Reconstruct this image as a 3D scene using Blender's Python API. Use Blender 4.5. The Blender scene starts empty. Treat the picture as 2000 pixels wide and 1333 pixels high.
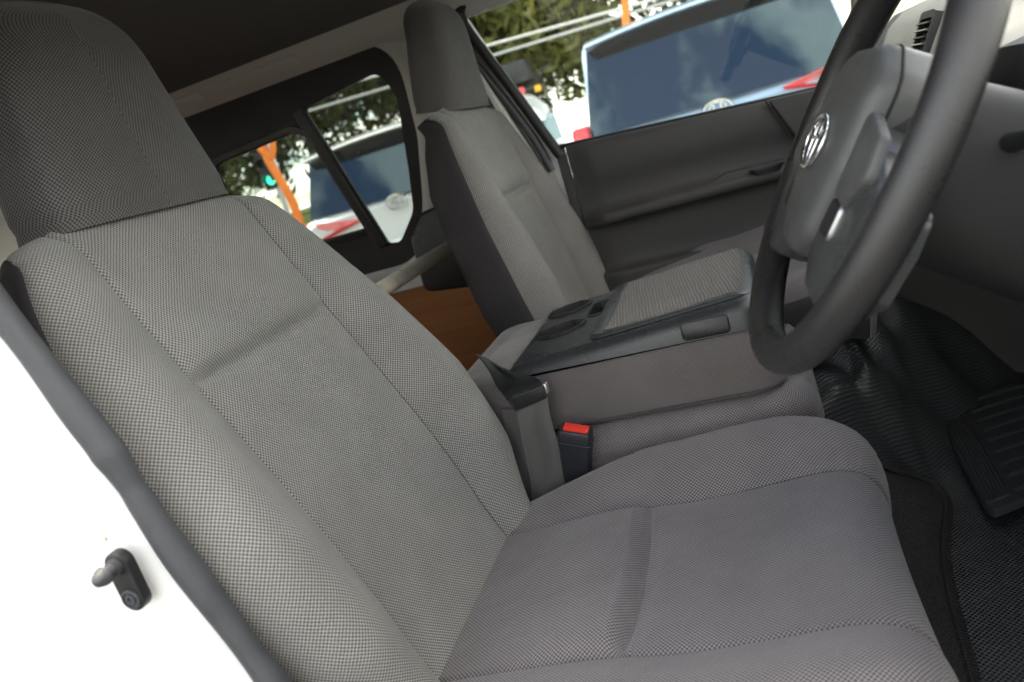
import bpy, bmesh, math, random
import numpy as np
from mathutils import Vector, Matrix
from mathutils.geometry import tessellate_polygon
random.seed(7); rng = np.random.default_rng(7)
R = math.radians
sc = bpy.context.scene
col = sc.collection

# ------------------------------------------------------------------ camera
# van axes: +x towards the windscreen, +y towards the passenger side, +z up
FPX = 1555.0
_L = np.array([425, 522, FPX]); _L /= np.linalg.norm(_L)
_b = 1000.0; _a = (-FPX * FPX + 522 * _b) / 425
_B = np.array([_a, -_b, FPX]); _B /= np.linalg.norm(_B)
_F = -_B; _U = -np.cross(_F, _L)
AX = np.array([_F, _L, _U])
CAM = np.array([0.0, -1.32, 1.57])
def ray(px, py): return AX @ np.array([px - 1000, -(py - 666.5), FPX])
def onY(px, py, Y): r = ray(px, py); return CAM + r * (Y - CAM[1]) / r[1]
def onZ(px, py, Z): r = ray(px, py); return CAM + r * (Z - CAM[2]) / r[2]
def onX(px, py, X): r = ray(px, py); return CAM + r * (X - CAM[0]) / r[0]
cd = bpy.data.cameras.new('camera'); cam = bpy.data.objects.new('camera', cd); col.objects.link(cam)
m = Matrix.Identity(4)
for i in range(3):
    m[i][0], m[i][1], m[i][2], m[i][3] = AX[i][0], AX[i][1], -AX[i][2], CAM[i]
cam.matrix_world = m
cd.sensor_width = 36; cd.lens = FPX / 2000 * 36; cd.clip_start = 0.02; cd.clip_end = 3000
cd.dof.use_dof = True; cd.dof.focus_distance = 1.12; cd.dof.aperture_fstop = 5.0
sc.camera = cam

# ------------------------------------------------------------------ sky, sun, exposure
SUN = Vector((-0.10, 0.03, 0.9)).normalized()
w = bpy.data.worlds.new('World'); sc.world = w; w.use_nodes = True
nt = w.node_tree; nt.nodes.clear()
def nn(t, kind, **kw):
    n = t.nodes.new(kind)
    for k, v in kw.items():
        if k in n.inputs: n.inputs[k].default_value = v
        else: setattr(n, k, v)
    return n
out = nn(nt, 'ShaderNodeOutputWorld'); bg = nn(nt, 'ShaderNodeBackground'); bg.inputs[1].default_value = 0.13
sky = nn(nt, 'ShaderNodeTexSky'); sky.sky_type = 'NISHITA'; sky.sun_disc = False
sky.ozone_density = 3.5; sky.dust_density = .4; sky.sun_elevation = math.asin(SUN.z); sky.sun_rotation = math.atan2(SUN.x, SUN.y)
tc = nn(nt, 'ShaderNodeTexCoord'); sep = nn(nt, 'ShaderNodeSeparateXYZ'); nt.links.new(tc.outputs['Generated'], sep.inputs[0])
zz = nn(nt, 'ShaderNodeMath', operation='ADD'); nt.links.new(sep.outputs[2], zz.inputs[0]); zz.inputs[1].default_value = 0.22
zc = nn(nt, 'ShaderNodeMath', operation='MAXIMUM'); nt.links.new(zz.outputs[0], zc.inputs[0]); zc.inputs[1].default_value = 0.05
dx = nn(nt, 'ShaderNodeMath', operation='DIVIDE'); dy = nn(nt, 'ShaderNodeMath', operation='DIVIDE')
for d_, o_ in ((dx, 0), (dy, 1)):
    nt.links.new(sep.outputs[o_], d_.inputs[0]); nt.links.new(zc.outputs[0], d_.inputs[1])
cb = nn(nt, 'ShaderNodeCombineXYZ'); nt.links.new(dx.outputs[0], cb.inputs[0]); nt.links.new(dy.outputs[0], cb.inputs[1])
nz = nn(nt, 'ShaderNodeTexNoise'); nz.inputs['Scale'].default_value = 2.3; nz.inputs['Detail'].default_value = 9; nz.inputs['Roughness'].default_value = 0.56
nz.inputs['Distortion'].default_value = 0.25
nt.links.new(cb.outputs[0], nz.inputs['Vector'])
rp = nn(nt, 'ShaderNodeValToRGB'); rp.color_ramp.elements[0].position = 0.46; rp.color_ramp.elements[1].position = 0.55
nt.links.new(nz.outputs['Fac'], rp.inputs[0])
nz2 = nn(nt, 'ShaderNodeTexNoise'); nz2.inputs['Scale'].default_value = 5; nz2.inputs['Detail'].default_value = 5
nt.links.new(cb.outputs[0], nz2.inputs['Vector'])
cc = nn(nt, 'ShaderNodeMix', data_type='RGBA'); nt.links.new(nz2.outputs['Fac'], cc.inputs[0])
cc.inputs[6].default_value = (7.5, 7.8, 8.3, 1); cc.inputs[7].default_value = (13.5, 13.2, 12.8, 1)
mx = nn(nt, 'ShaderNodeMix', data_type='RGBA'); nt.links.new(rp.outputs[0], mx.inputs[0]); nt.links.new(sky.outputs[0], mx.inputs[6]); nt.links.new(cc.outputs[2], mx.inputs[7])
nt.links.new(mx.outputs[2], bg.inputs[0]); nt.links.new(bg.outputs[0], out.inputs[0])
sd = bpy.data.lights.new('sun', 'SUN'); sd.energy = 2.6; sd.angle = R(3); sd.color = (1, 0.95, 0.88)
so = bpy.data.objects.new('sun', sd); col.objects.link(so); so.location = (0, 0, 30)
so.rotation_euler = SUN.to_track_quat('Z', 'Y').to_euler()
sc.view_settings.view_transform = 'Standard'; sc.view_settings.look = 'None'
sc.view_settings.exposure = 2.0; sc.view_settings.gamma = 1
sc.view_settings.use_white_balance = True; sc.view_settings.white_balance_temperature = 7600; sc.view_settings.white_balance_tint = 8
sc.cycles.use_denoising = True
sc.cycles.max_bounces = 10; sc.cycles.diffuse_bounces = 6; sc.cycles.transparent_max_bounces = 16
sc.cycles.sample_clamp_indirect = 6

# ------------------------------------------------------------------ materials
def newmat(name):
    m = bpy.data.materials.new(name); m.use_nodes = True
    t = m.node_tree; b = t.nodes['Principled BSDF']
    return m, t, b
def mat(name, c, rough=0.5, spec=0.5, metal=0, var=0.08, vscale=12, bump=0.0, bscale=300, coat=0, emit=None, rvar=0.1, bdetail=2):
    m, t, b = newmat(name)
    b.inputs['Roughness'].default_value = rough; b.inputs['Specular IOR Level'].default_value = spec
    b.inputs['Metallic'].default_value = metal; b.inputs['Coat Weight'].default_value = coat; b.inputs['Coat Roughness'].default_value = 0.05
    tc = nn(t, 'ShaderNodeTexCoord')
    n = nn(t, 'ShaderNodeTexNoise', Scale=vscale, Detail=4.0); t.links.new(tc.outputs['Object'], n.inputs['Vector'])
    mr = nn(t, 'ShaderNodeMapRange'); t.links.new(n.outputs['Fac'], mr.inputs[0])
    mr.inputs[1].default_value = .25; mr.inputs[2].default_value = .75; mr.inputs[3].default_value = 1 - var; mr.inputs[4].default_value = 1 + var
    hs = nn(t, 'ShaderNodeHueSaturation'); hs.inputs['Color'].default_value = (*c, 1); t.links.new(mr.outputs[0], hs.inputs['Value'])
    t.links.new(hs.outputs[0], b.inputs['Base Color'])
    mr2 = nn(t, 'ShaderNodeMapRange'); t.links.new(n.outputs['Fac'], mr2.inputs[0])
    mr2.inputs[1].default_value = .3; mr2.inputs[2].default_value = .7; mr2.inputs[3].default_value = max(.02, rough - rvar); mr2.inputs[4].default_value = min(1, rough + rvar)
    t.links.new(mr2.outputs[0], b.inputs['Roughness'])
    if bump:
        n2 = nn(t, 'ShaderNodeTexNoise', Scale=bscale, Detail=float(bdetail)); t.links.new(tc.outputs['Object'], n2.inputs['Vector'])
        bp = nn(t, 'ShaderNodeBump'); bp.inputs['Strength'].default_value = bump; bp.inputs['Distance'].default_value = 0.001
        t.links.new(n2.outputs['Fac'], bp.inputs['Height']); t.links.new(bp.outputs[0], b.inputs['Normal'])
    if emit:
        b.inputs['Emission Color'].default_value = (*emit[0], 1); b.inputs['Emission Strength'].default_value = emit[1]
    return m
def math_(t, op, a, b=None):
    n = nn(t, 'ShaderNodeMath', operation=op)
    for i, v in enumerate((a, b)):
        if v is None: continue
        if isinstance(v, (int, float)): n.inputs[i].default_value = v
        else: t.links.new(v, n.inputs[i])
    return n.outputs[0]
def weave(name, light, dark, period=0.005, rot=45, bump=0.5, rough=0.9, sheen=0.25, ratio=1.0, lo=-0.6, hi=0.5, wob=0.0006, spec=0.2, dist=0.0012, pucker=.22):
    """two crossed waves over the surface's own UVs (metres): a woven or embossed lattice"""
    m, t, b = newmat(name)
    b.inputs['Roughness'].default_value = rough; b.inputs['Specular IOR Level'].default_value = spec
    b.inputs['Sheen Weight'].default_value = sheen; b.inputs['Sheen Roughness'].default_value = 0.4
    uv = nn(t, 'ShaderNodeUVMap')
    nz = nn(t, 'ShaderNodeTexNoise', Scale=14.0, Detail=2.0); t.links.new(uv.outputs[0], nz.inputs['Vector'])
    off = nn(t, 'ShaderNodeVectorMath', operation='SCALE'); t.links.new(nz.outputs['Color'], off.inputs[0]); off.inputs['Scale'].default_value = wob * 6
    ad = nn(t, 'ShaderNodeVectorMath', operation='ADD'); t.links.new(uv.outputs[0], ad.inputs[0]); t.links.new(off.outputs[0], ad.inputs[1])
    mp = nn(t, 'ShaderNodeMapping'); t.links.new(ad.outputs[0], mp.inputs[0])
    mp.inputs['Rotation'].default_value = (0, 0, R(rot)); k = 2 * math.pi / period
    mp2 = nn(t, 'ShaderNodeVectorMath', operation='MULTIPLY'); t.links.new(mp.outputs[0], mp2.inputs[0]); mp2.inputs[1].default_value = (k, k * ratio, 1)
    s = nn(t, 'ShaderNodeSeparateXYZ'); t.links.new(mp2.outputs[0], s.inputs[0])
    h = math_(t, 'ADD', math_(t, 'SINE', s.outputs[0]), math_(t, 'SINE', s.outputs[1]))
    h = math_(t, 'MULTIPLY', h, 0.5)
    fine = nn(t, 'ShaderNodeTexNoise', Scale=900.0, Detail=2.0); t.links.new(uv.outputs[0], fine.inputs['Vector'])
    h2 = math_(t, 'ADD', h, math_(t, 'MULTIPLY', math_(t, 'SUBTRACT', fine.outputs['Fac'], .5), .35))
    mr = nn(t, 'ShaderNodeMapRange'); mr.interpolation_type = 'SMOOTHSTEP'; t.links.new(h2, mr.inputs[0]); mr.inputs[1].default_value = lo; mr.inputs[2].default_value = hi
    big = nn(t, 'ShaderNodeTexNoise', Scale=7.0, Detail=3.0); t.links.new(uv.outputs[0], big.inputs['Vector'])
    mx = nn(t, 'ShaderNodeMix', data_type='RGBA'); t.links.new(mr.outputs[0], mx.inputs[0]); mx.inputs[6].default_value = (*dark, 1); mx.inputs[7].default_value = (*light, 1)
    hs = nn(t, 'ShaderNodeHueSaturation'); t.links.new(mx.outputs[2], hs.inputs['Color'])
    mv = nn(t, 'ShaderNodeMapRange'); t.links.new(big.outputs['Fac'], mv.inputs[0]); mv.inputs[1].default_value = .3; mv.inputs[2].default_value = .7; mv.inputs[3].default_value = .9; mv.inputs[4].default_value = 1.1
    t.links.new(mv.outputs[0], hs.inputs['Value']); t.links.new(hs.outputs[0], b.inputs['Base Color'])
    bp = nn(t, 'ShaderNodeBump'); bp.inputs['Strength'].default_value = bump; bp.inputs['Distance'].default_value = dist
    t.links.new(h2, bp.inputs['Height'])
    pk = nn(t, 'ShaderNodeTexNoise', Scale=16.0, Detail=3.0, Distortion=.6); t.links.new(uv.outputs[0], pk.inputs['Vector'])
    b2 = nn(t, 'ShaderNodeBump'); b2.inputs['Strength'].default_value = pucker; b2.inputs['Distance'].default_value = .012
    t.links.new(pk.outputs['Fac'], b2.inputs['Height']); t.links.new(bp.outputs[0], b2.inputs['Normal']); t.links.new(b2.outputs[0], b.inputs['Normal'])
    return m
def glass(name, tint=(.9, .94, .93), refl=1.0):
    m = bpy.data.materials.new(name); m.use_nodes = True; t = m.node_tree; t.nodes.clear()
    o = nn(t, 'ShaderNodeOutputMaterial'); mxs = nn(t, 'ShaderNodeMixShader'); tr = nn(t, 'ShaderNodeBsdfTransparent'); gl = nn(t, 'ShaderNodeBsdfGlossy')
    tr.inputs[0].default_value = (*tint, 1); gl.inputs['Roughness'].default_value = 0.01; gl.inputs['Color'].default_value = (refl, refl, refl, 1)
    fr = nn(t, 'ShaderNodeFresnel'); fr.inputs[0].default_value = 1.45
    t.links.new(fr.outputs[0], mxs.inputs[0]); t.links.new(tr.outputs[0], mxs.inputs[1]); t.links.new(gl.outputs[0], mxs.inputs[2]); t.links.new(mxs.outputs[0], o.inputs[0])
    return m

M = {}
M['fabric'] = weave('seat_fabric_lit', (.355, .348, .328), (.082, .079, .075), 0.0036)  # backrest weave lightened: windscreen light put into the colour
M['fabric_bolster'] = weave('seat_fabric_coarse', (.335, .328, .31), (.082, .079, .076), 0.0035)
M['fabric_seat_shaded'] = weave('cushion_fabric_shaded', (.24, .222, .228), (.060, .053, .057), 0.0036)  # same weave darkened: weaker light on the cushions put into the colour
M['fabric_head_shaded'] = weave('headrest_fabric_shaded', (.150, .143, .142), (.034, .032, .032), 0.0036)  # same weave darkened further: headrest shade put into the colour
M['fabric_flat'] = weave('knit_fabric', (.150, .138, .136), (.085, .077, .077), 0.0026, rot=0, bump=.25)
M['vinyl_side'] = mat('seat_side_vinyl', (.036, .033, .035), .75, .25, var=.06, bump=.3, bscale=900)
M['mesh'] = weave('mesh_mat', (.125, .115, .104), (.016, .015, .014), 0.0044, rot=8, bump=.9, ratio=.8, lo=-.7, hi=.1, wob=.0012)
M['webbing'] = weave('belt_webbing', (.13, .125, .123), (.06, .058, .058), 0.0022, rot=0, bump=.3, rough=.5, spec=.4)
M['black_plastic'] = mat('black_plastic', (.016, .0165, .0175), .36, .45, var=.06, bump=.35, bscale=1200)
M['tray_plastic'] = mat('tray_plastic', (.030, .033, .037), .33, .5, var=.05, bump=.3, bscale=1400)
M['door_plastic'] = mat('door_plastic', (.052, .051, .051), .58, .35, var=.05, bump=.3, bscale=1000)
M['dash_plastic_lit'] = mat('dash_plastic_lit', (.095, .107, .11), .5, .4, var=.04, bump=.3, bscale=1000)  # upper dash lightened and blued: windscreen light put into the colour
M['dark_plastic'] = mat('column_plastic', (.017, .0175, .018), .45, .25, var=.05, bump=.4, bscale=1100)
M['wheel_rubber'] = mat('wheel_rim_skin', (.022, .0215, .0225), .26, .65, var=.08, bump=.5, bscale=1300)
M['hub_skin'] = mat('hub_skin', (.075, .077, .077), .36, .5, var=.05, bump=.4, bscale=1300)
M['hub_silver'] = mat('hub_trim_grey', (.06, .063, .066), .30, .5, metal=.3, var=.05)
M['chrome'] = mat('chrome', (.85, .85, .86), .12, .5, metal=1, var=.03, rvar=.04)
M['satin'] = mat('satin_silver', (.45, .45, .45), .35, .5, metal=.8, var=.03)
M['rubber'] = mat('seal_rubber', (.052, .055, .062), .42, .45, var=.15, vscale=40, bump=.6, bscale=700)
M['black_rubber'] = mat('black_rubber', (.012, .012, .013), .5, .4, var=.1)
M['white_paint'] = mat('white_paint', (.82, .82, .81), .25, .5, var=.02, vscale=4, coat=.6, rvar=.03)
M['inner_paint'] = mat('inner_paint', (.66, .655, .625), .4, .45, var=.05, vscale=6, bump=.1, bscale=60)
M['trim_grey'] = mat('trim_grey', (.56, .555, .53), .5, .4, var=.04, bump=.2, bscale=900)
M['headliner'] = mat('headliner', (.13, .13, .127), .95, .1, var=.1, vscale=40, bump=.5, bscale=500)
M['plywood'] = mat('plywood', (.33, .125, .035), .6, .35, var=.2, vscale=9, bump=.3, bscale=120)
t_ = M['plywood'].node_tree; tcw = nn(t_, 'ShaderNodeTexCoord'); mpw = nn(t_, 'ShaderNodeMapping'); mpw.inputs['Scale'].default_value = (3, 40, 60); t_.links.new(tcw.outputs['Object'], mpw.inputs[0])
for n_ in [q for q in t_.nodes if q.type == 'TEX_NOISE']: t_.links.new(mpw.outputs[0], n_.inputs['Vector']); n_.inputs['Scale'].default_value = 1.2
M['bar'] = mat('bar_paint', (.62, .57, .47), .35, .5, var=.16, vscale=22, bump=.2, bscale=80)
M['red'] = mat('red_button', (.75, .045, .03), .35, .5, var=.04)
M['buckle'] = mat('buckle_plastic', (.022, .023, .030), .45, .45, var=.05, bump=.3, bscale=900)
M['carpet'] = mat('carpet', (.05, .048, .048), .98, .1, var=.55, vscale=330, bump=1.0, bscale=600)
M['carpet_edge'] = mat('carpet_binding', (.05, .049, .049), .8, .2, var=.2, vscale=300)
M['vinyl_floor'] = weave('vinyl_floor', (.070, .078, .083), (.034, .038, .042), 0.0062, rot=45, bump=.55, rough=.22, sheen=0, spec=.8, lo=-.6, hi=.6, dist=.0016)
M['glass'] = glass('window_glass', (.82, .86, .84))
M['tint'] = glass('tinted_glass', (.64, .68, .66))
M['suv_white'] = mat('car_white_paint', (.80, .81, .82), .18, .5, var=.02, coat=1, rvar=.03)
M['suv_glass'] = mat('car_privacy_glass', (.012, .014, .017), .03, .5, var=.02, rvar=.01)
M['suv_glass'].node_tree.nodes['Principled BSDF'].inputs['IOR'].default_value = 1.8
M['suv_glass'].node_tree.nodes['Principled BSDF'].inputs['Specular Tint'].default_value = (.55, .8, 1, 1)
M['suv_sky_tint'] = mat('car_white_sky_tint', (.42, .56, .74), .18, .5, var=.02, coat=1, rvar=.03)  # white body: blue sky reflection put into the paint colour
M['suv_clear'] = mat('car_window_glass', (.10, .13, .13), .05, .8, var=.3, vscale=2, rvar=.02, coat=1)
M['lamp_red'] = mat('lamp_red', (.62, .012, .02), .12, .6, var=.1, coat=1, rvar=.03)
M['orange'] = mat('orange_cloth', (.85, .22, .04), .6, .3, var=.08)
M['tyre'] = mat('tyre_rubber', (.022, .022, .022), .85, .3, var=.1)
M['alloy'] = mat('alloy', (.5, .5, .52), .3, .5, metal=.9)
M['green_lens'] = mat('green_lens', (.0, .35, .25), .3, .5, emit=((.02, .8, .55), 1.2))
M['amber'] = mat('amber_lens', (.8, .4, .02), .25, .5)
M['bark'] = mat('bark', (.17, .13, .10), .95, .1, var=.3, vscale=6)
M['wire'] = mat('wire', (.5, .5, .5), .5, .3)
def leafmat(name, c):
    m, t, b = newmat(name); b.inputs['Roughness'].default_value = .6; b.inputs['Specular IOR Level'].default_value = .3
    g = nn(t, 'ShaderNodeNewGeometry'); tcx = nn(t, 'ShaderNodeTexCoord')
    n = nn(t, 'ShaderNodeTexNoise', Scale=1.3, Detail=3.0); t.links.new(tcx.outputs['Object'], n.inputs['Vector'])
    ad = math_(t, 'ADD', math_(t, 'MULTIPLY', g.outputs['Random Per Island'], .6), math_(t, 'MULTIPLY', n.outputs['Fac'], .7))
    r_ = nn(t, 'ShaderNodeValToRGB'); t.links.new(ad, r_.inputs[0])
    r_.color_ramp.elements[0].position = .2; r_.color_ramp.elements[0].color = (c[0] * .45, c[1] * .5, c[2] * .5, 1)
    r_.color_ramp.elements[1].position = 1; r_.color_ramp.elements[1].color = (c[0] * 1.7, c[1] * 1.5, c[2] * 1.2, 1)
    t.links.new(r_.outputs[0], b.inputs['Base Color'])
    tl = nn(t, 'ShaderNodeBsdfTranslucent'); t.links.new(r_.outputs[0], tl.inputs[0])
    ms = nn(t, 'ShaderNodeMixShader'); ms.inputs[0].default_value = .3
    o = t.nodes['Material Output']; t.links.new(b.outputs[0], ms.inputs[1]); t.links.new(tl.outputs[0], ms.inputs[2]); t.links.new(ms.outputs[0], o.inputs[0])
    return m
M['leaf_a'] = leafmat('leaf_olive', (.10, .11, .035)); M['leaf_b'] = leafmat('leaf_green', (.075, .10, .035))
M['asphalt'] = mat('asphalt', (.06, .06, .062), .9, .2, var=.25, vscale=60, bump=.5, bscale=90)
M['concrete'] = mat('concrete', (.32, .31, .29), .9, .2, var=.15, vscale=3)
M['grass'] = mat('verge', (.07, .09, .03), .95, .1, var=.4, vscale=8)

# ------------------------------------------------------------------ mesh helpers
def build(name, v, f, material, parent=None, uv=None, ang=38, smooth=True):
    me = bpy.data.meshes.new(name); me.from_pydata([tuple(map(float, p)) for p in v], [], [tuple(int(i) for i in q) for q in f])
    if uv is not None:
        l = me.uv_layers.new(name='UVMap'); vi = np.empty(len(me.loops), np.int32); me.loops.foreach_get('vertex_index', vi)
        l.data.foreach_set('uv', np.asarray(uv, np.float32)[vi].ravel())
    return link(name, me, material, parent, ang, smooth)
def link(name, me, material, parent=None, ang=38, smooth=True):
    me.validate(); bm = bmesh.new(); bm.from_mesh(me); bmesh.ops.recalc_face_normals(bm, faces=bm.faces); bm.to_mesh(me); bm.free()
    if smooth:
        me.polygons.foreach_set('use_smooth', [True] * len(me.polygons)); me.set_sharp_from_angle(angle=R(ang))
    me.materials.append(M[material] if isinstance(material, str) else material)
    o = bpy.data.objects.new(name, me); col.objects.link(o)
    if parent is not None:
        o.parent = parent; o.matrix_parent_inverse = Matrix.Translation(-parent.location) if parent.type == 'EMPTY' else Matrix.Identity(4)
    return o
def empty(name, loc, label, cat, group=None):
    e = bpy.data.objects.new(name, None); col.objects.link(e); e.location = loc; e.empty_display_size = .1
    tag(e, label, cat, group); return e
def tag(o, label, cat, group=None, kind=None):
    if label: o['label'] = label
    if cat: o['category'] = cat
    if group: o['group'] = group
    if kind: o['kind'] = kind
    return o
def gridfaces(ni, nj, cj=False, ci=False):
    f = []
    for i in range(ni if ci else ni - 1):
        for j in range(nj if cj else nj - 1):
            a = i * nj + j; b_ = i * nj + (j + 1) % nj; c = ((i + 1) % ni) * nj + (j + 1) % nj; d = ((i + 1) % ni) * nj + j
            f.append((a, b_, c, d))
    return f
def grid(P): # array ni,nj,3 -> verts, faces
    P = np.asarray(P); return P.reshape(-1, 3), gridfaces(P.shape[0], P.shape[1])
def arcuv(P, per=False):
    P = np.asarray(P); du = np.linalg.norm(np.diff(P, axis=1), axis=2); dv = np.linalg.norm(np.diff(P, axis=0), axis=2)
    u = np.concatenate([np.zeros((P.shape[0], 1)), np.cumsum(du, 1)], 1); v = np.concatenate([np.zeros((1, P.shape[1])), np.cumsum(dv, 0)], 0)
    u -= u[:, [P.shape[1] // 2]]
    v = np.repeat(v[:, [P.shape[1] // 2]], P.shape[1], 1)
    return np.stack([u, v], -1).reshape(-1, 2)
def cat_(a, b):
    n = len(a[0]); return (np.concatenate([np.asarray(a[0], float).reshape(-1, 3), np.asarray(b[0], float).reshape(-1, 3)]), list(a[1]) + [tuple(i + n for i in q) for q in b[1]])
def rings(rs, cap=True):
    rs = np.asarray(rs, float); f = gridfaces(rs.shape[0], rs.shape[1], cj=True); n = rs.shape[1]
    if cap: f.append(tuple(range(n))); f.append(tuple((rs.shape[0] - 1) * n + i for i in range(n)))
    return rs.reshape(-1, 3), f
def rbox(x0, x1, y0, y1, z0, z1, r=.004, seg=2):
    bm = bmesh.new(); bmesh.ops.create_cube(bm, size=1)
    for v in bm.verts: v.co = Vector((x0 + (v.co.x + .5) * (x1 - x0), y0 + (v.co.y + .5) * (y1 - y0), z0 + (v.co.z + .5) * (z1 - z0)))
    if r: bmesh.ops.bevel(bm, geom=list(bm.edges), offset=r, segments=seg, profile=.5, affect='EDGES')
    bm.verts.index_update()
    o = ([tuple(v.co) for v in bm.verts], [tuple(v.index for v in f.verts) for f in bm.faces]); bm.free(); return o
def tube(path, rad, n=14, cap=True, squash=None):
    path = np.asarray(path, float); k = len(path); rad = np.broadcast_to(np.asarray(rad, float), (k,))
    T = np.gradient(path, axis=0); T /= np.linalg.norm(T, axis=1)[:, None]
    up = np.array([0, 0, 1.]) if abs(T[0][2]) < .9 else np.array([1., 0, 0]); rs = []
    N = up - T[0] * up.dot(T[0]); N /= np.linalg.norm(N)
    for i in range(k):
        N = N - T[i] * N.dot(T[i]); N /= np.linalg.norm(N); B = np.cross(T[i], N)
        a = np.linspace(0, 2 * np.pi, n, endpoint=False); s = squash or (1, 1)
        rs.append(path[i] + rad[i] * (np.cos(a)[:, None] * N * s[0] + np.sin(a)[:, None] * B * s[1]))
    return rings(rs, cap)
def spline(pts, n):
    pts = np.asarray(pts, float); k = len(pts)
    d = np.r_[0, np.cumsum(np.sqrt(np.linalg.norm(np.diff(pts, axis=0), axis=1)))]
    t = np.linspace(0, d[-1], n); return cubic(d, pts, t)
def cubic(x, y, t): # natural cubic spline
    x = np.asarray(x, float); y = np.asarray(y, float); n = len(x); h = np.diff(x); A = np.zeros((n, n)); r = np.zeros_like(y); A[0, 0] = A[-1, -1] = 1
    for i in range(1, n - 1):
        A[i, i - 1] = h[i - 1]; A[i, i] = 2 * (h[i - 1] + h[i]); A[i, i + 1] = h[i]; r[i] = 6 * ((y[i + 1] - y[i]) / h[i] - (y[i] - y[i - 1]) / h[i - 1])
    m_ = np.linalg.solve(A, r); t = np.asarray(t, float); i = np.clip(np.searchsorted(x, t) - 1, 0, n - 2); hi = h[i]; a = (x[i + 1] - t) / hi; b_ = (t - x[i]) / hi
    if y.ndim > 1: a = a[:, None]; b_ = b_[:, None]; hi = hi[:, None]
    return a * y[i] + b_ * y[i + 1] + ((a ** 3 - a) * m_[i] + (b_ ** 3 - b_) * m_[i + 1]) * hi * hi / 6
def rrect(x0, x1, y0, y1, r, n=6):
    p = []
    for cx, cy, a0 in ((x1 - r, y1 - r, 0), (x0 + r, y1 - r, 90), (x0 + r, y0 + r, 180), (x1 - r, y0 + r, 270)):
        for k in range(n + 1):
            a = R(a0 + 90 * k / n); p.append((cx + r * math.cos(a), cy + r * math.sin(a)))
    return np.array(p)
def roundpoly(p, r, n=6):
    p = [np.array(q, float) for q in p]; o = []; k = len(p); rr = r if hasattr(r, '__len__') else [r] * k
    for i in range(k):
        a, b_, c = p[i - 1], p[i], p[(i + 1) % k]; u = (a - b_) / np.linalg.norm(a - b_); v = (c - b_) / np.linalg.norm(c - b_)
        ang = math.acos(np.clip(u.dot(v), -1, 1)); d = min(rr[i] / math.tan(ang / 2), .48 * np.linalg.norm(a - b_), .48 * np.linalg.norm(c - b_))
        q0, q1 = b_ + u * d, b_ + v * d
        for s in np.linspace(0, 1, n + 1): o.append((1 - s) ** 2 * q0 + 2 * s * (1 - s) * b_ + s * s * q1)
    return np.array(o)
def fillholes(outer, holes):
    """2-D outline with holes -> verts, tri faces"""
    loops = [[Vector((float(p[0]), float(p[1]), 0)) for p in l] for l in [outer] + list(holes)]
    return np.array([p[:2] for l in loops for p in l]), [tuple(t) for t in tessellate_polygon(loops)]
def plate(outer, holes, thick, place):
    """outline with holes, given thickness; place(u,v,w) -> xyz"""
    v, f = fillholes(outer, holes); n = len(v)
    V = [place(a, b_, 0) for a, b_ in v] + [place(a, b_, thick) for a, b_ in v]; F = list(f) + [tuple(i + n for i in reversed(q)) for q in f]
    i = 0
    for loop in [outer] + list(holes):
        k = len(loop)
        for j in range(k): a, b_ = i + j, i + (j + 1) % k; F.append((a, b_, b_ + n, a + n))
        i += k
    return np.array(V), F
def prism(outline, t0, t1, place, bevel=0, seg=2):
    bm = bmesh.new(); vs = [bm.verts.new(place(a, b_, t0)) for a, b_ in outline]; f = bm.faces.new(vs)
    r_ = bmesh.ops.extrude_face_region(bm, geom=[f]); 
    nv = [g for g in r_['geom'] if isinstance(g, bmesh.types.BMVert)]
    for v, (a, b_) in zip(nv, [None] * 0): pass
    d = Vector(place(0, 0, t1)) - Vector(place(0, 0, t0))
    for v in nv: v.co += d
    if bevel:
        top = [e for e in bm.edges if all(v in nv for v in e.verts)]
        bmesh.ops.bevel(bm, geom=top, offset=bevel, segments=seg, profile=.5, affect='EDGES')
    bm.verts.index_update(); o = ([tuple(v.co) for v in bm.verts], [tuple(v.index for v in q.verts) for q in bm.faces]); bm.free(); return o
def lerp(x, xs, ys): return float(np.interp(x, xs, ys))
def sm(x, a, b_): t = np.clip((x - a) / (b_ - a), 0, 1); return t * t * (3 - 2 * t)
def bez(p0, p1, p2, p3, t): t = t[:, None]; return (1 - t) ** 3 * p0 + 3 * t * (1 - t) ** 2 * p1 + 3 * t * t * (1 - t) * p2 + t ** 3 * p3

# ------------------------------------------------------------------ ground and sky-lit surroundings
def ground():
    v, f = grid([[(x, y, 0) for y in np.linspace(-400, 400, 9)] for x in np.linspace(-400, 400, 9)])
    tag(build('ground', v, f, 'asphalt', smooth=False), None, None, kind='structure')
    v, f = rbox(-30, 30, 2.6, 9.0, .001, .14, .02)
    tag(build('pavement', v, f, 'concrete'), None, None, kind='structure')
    P = [[(x, y, .142 + 1.25 * sm(y, 9.2, 11.0) + .05 * math.sin(x * 1.3 + y)) for y in np.linspace(8.9, 60, 60)] for x in np.linspace(-60, 40, 60)]
    v, f = grid(P); tag(build('grass_bank', v, f, 'grass'), None, None, kind='structure')
ground()

# ------------------------------------------------------------------ the van: shell, doors, dashboard
van = empty('van', (-1.0, 0, 0), 'white panel van with charcoal cabin, seen in through its open door', 'van')
def wy(z): return 0.775 - 0.13 * max(0, z - 1.42) - 0.03 * max(0, 1.1 - z)   # side wall leans in towards the roof
WT = .035
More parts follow.
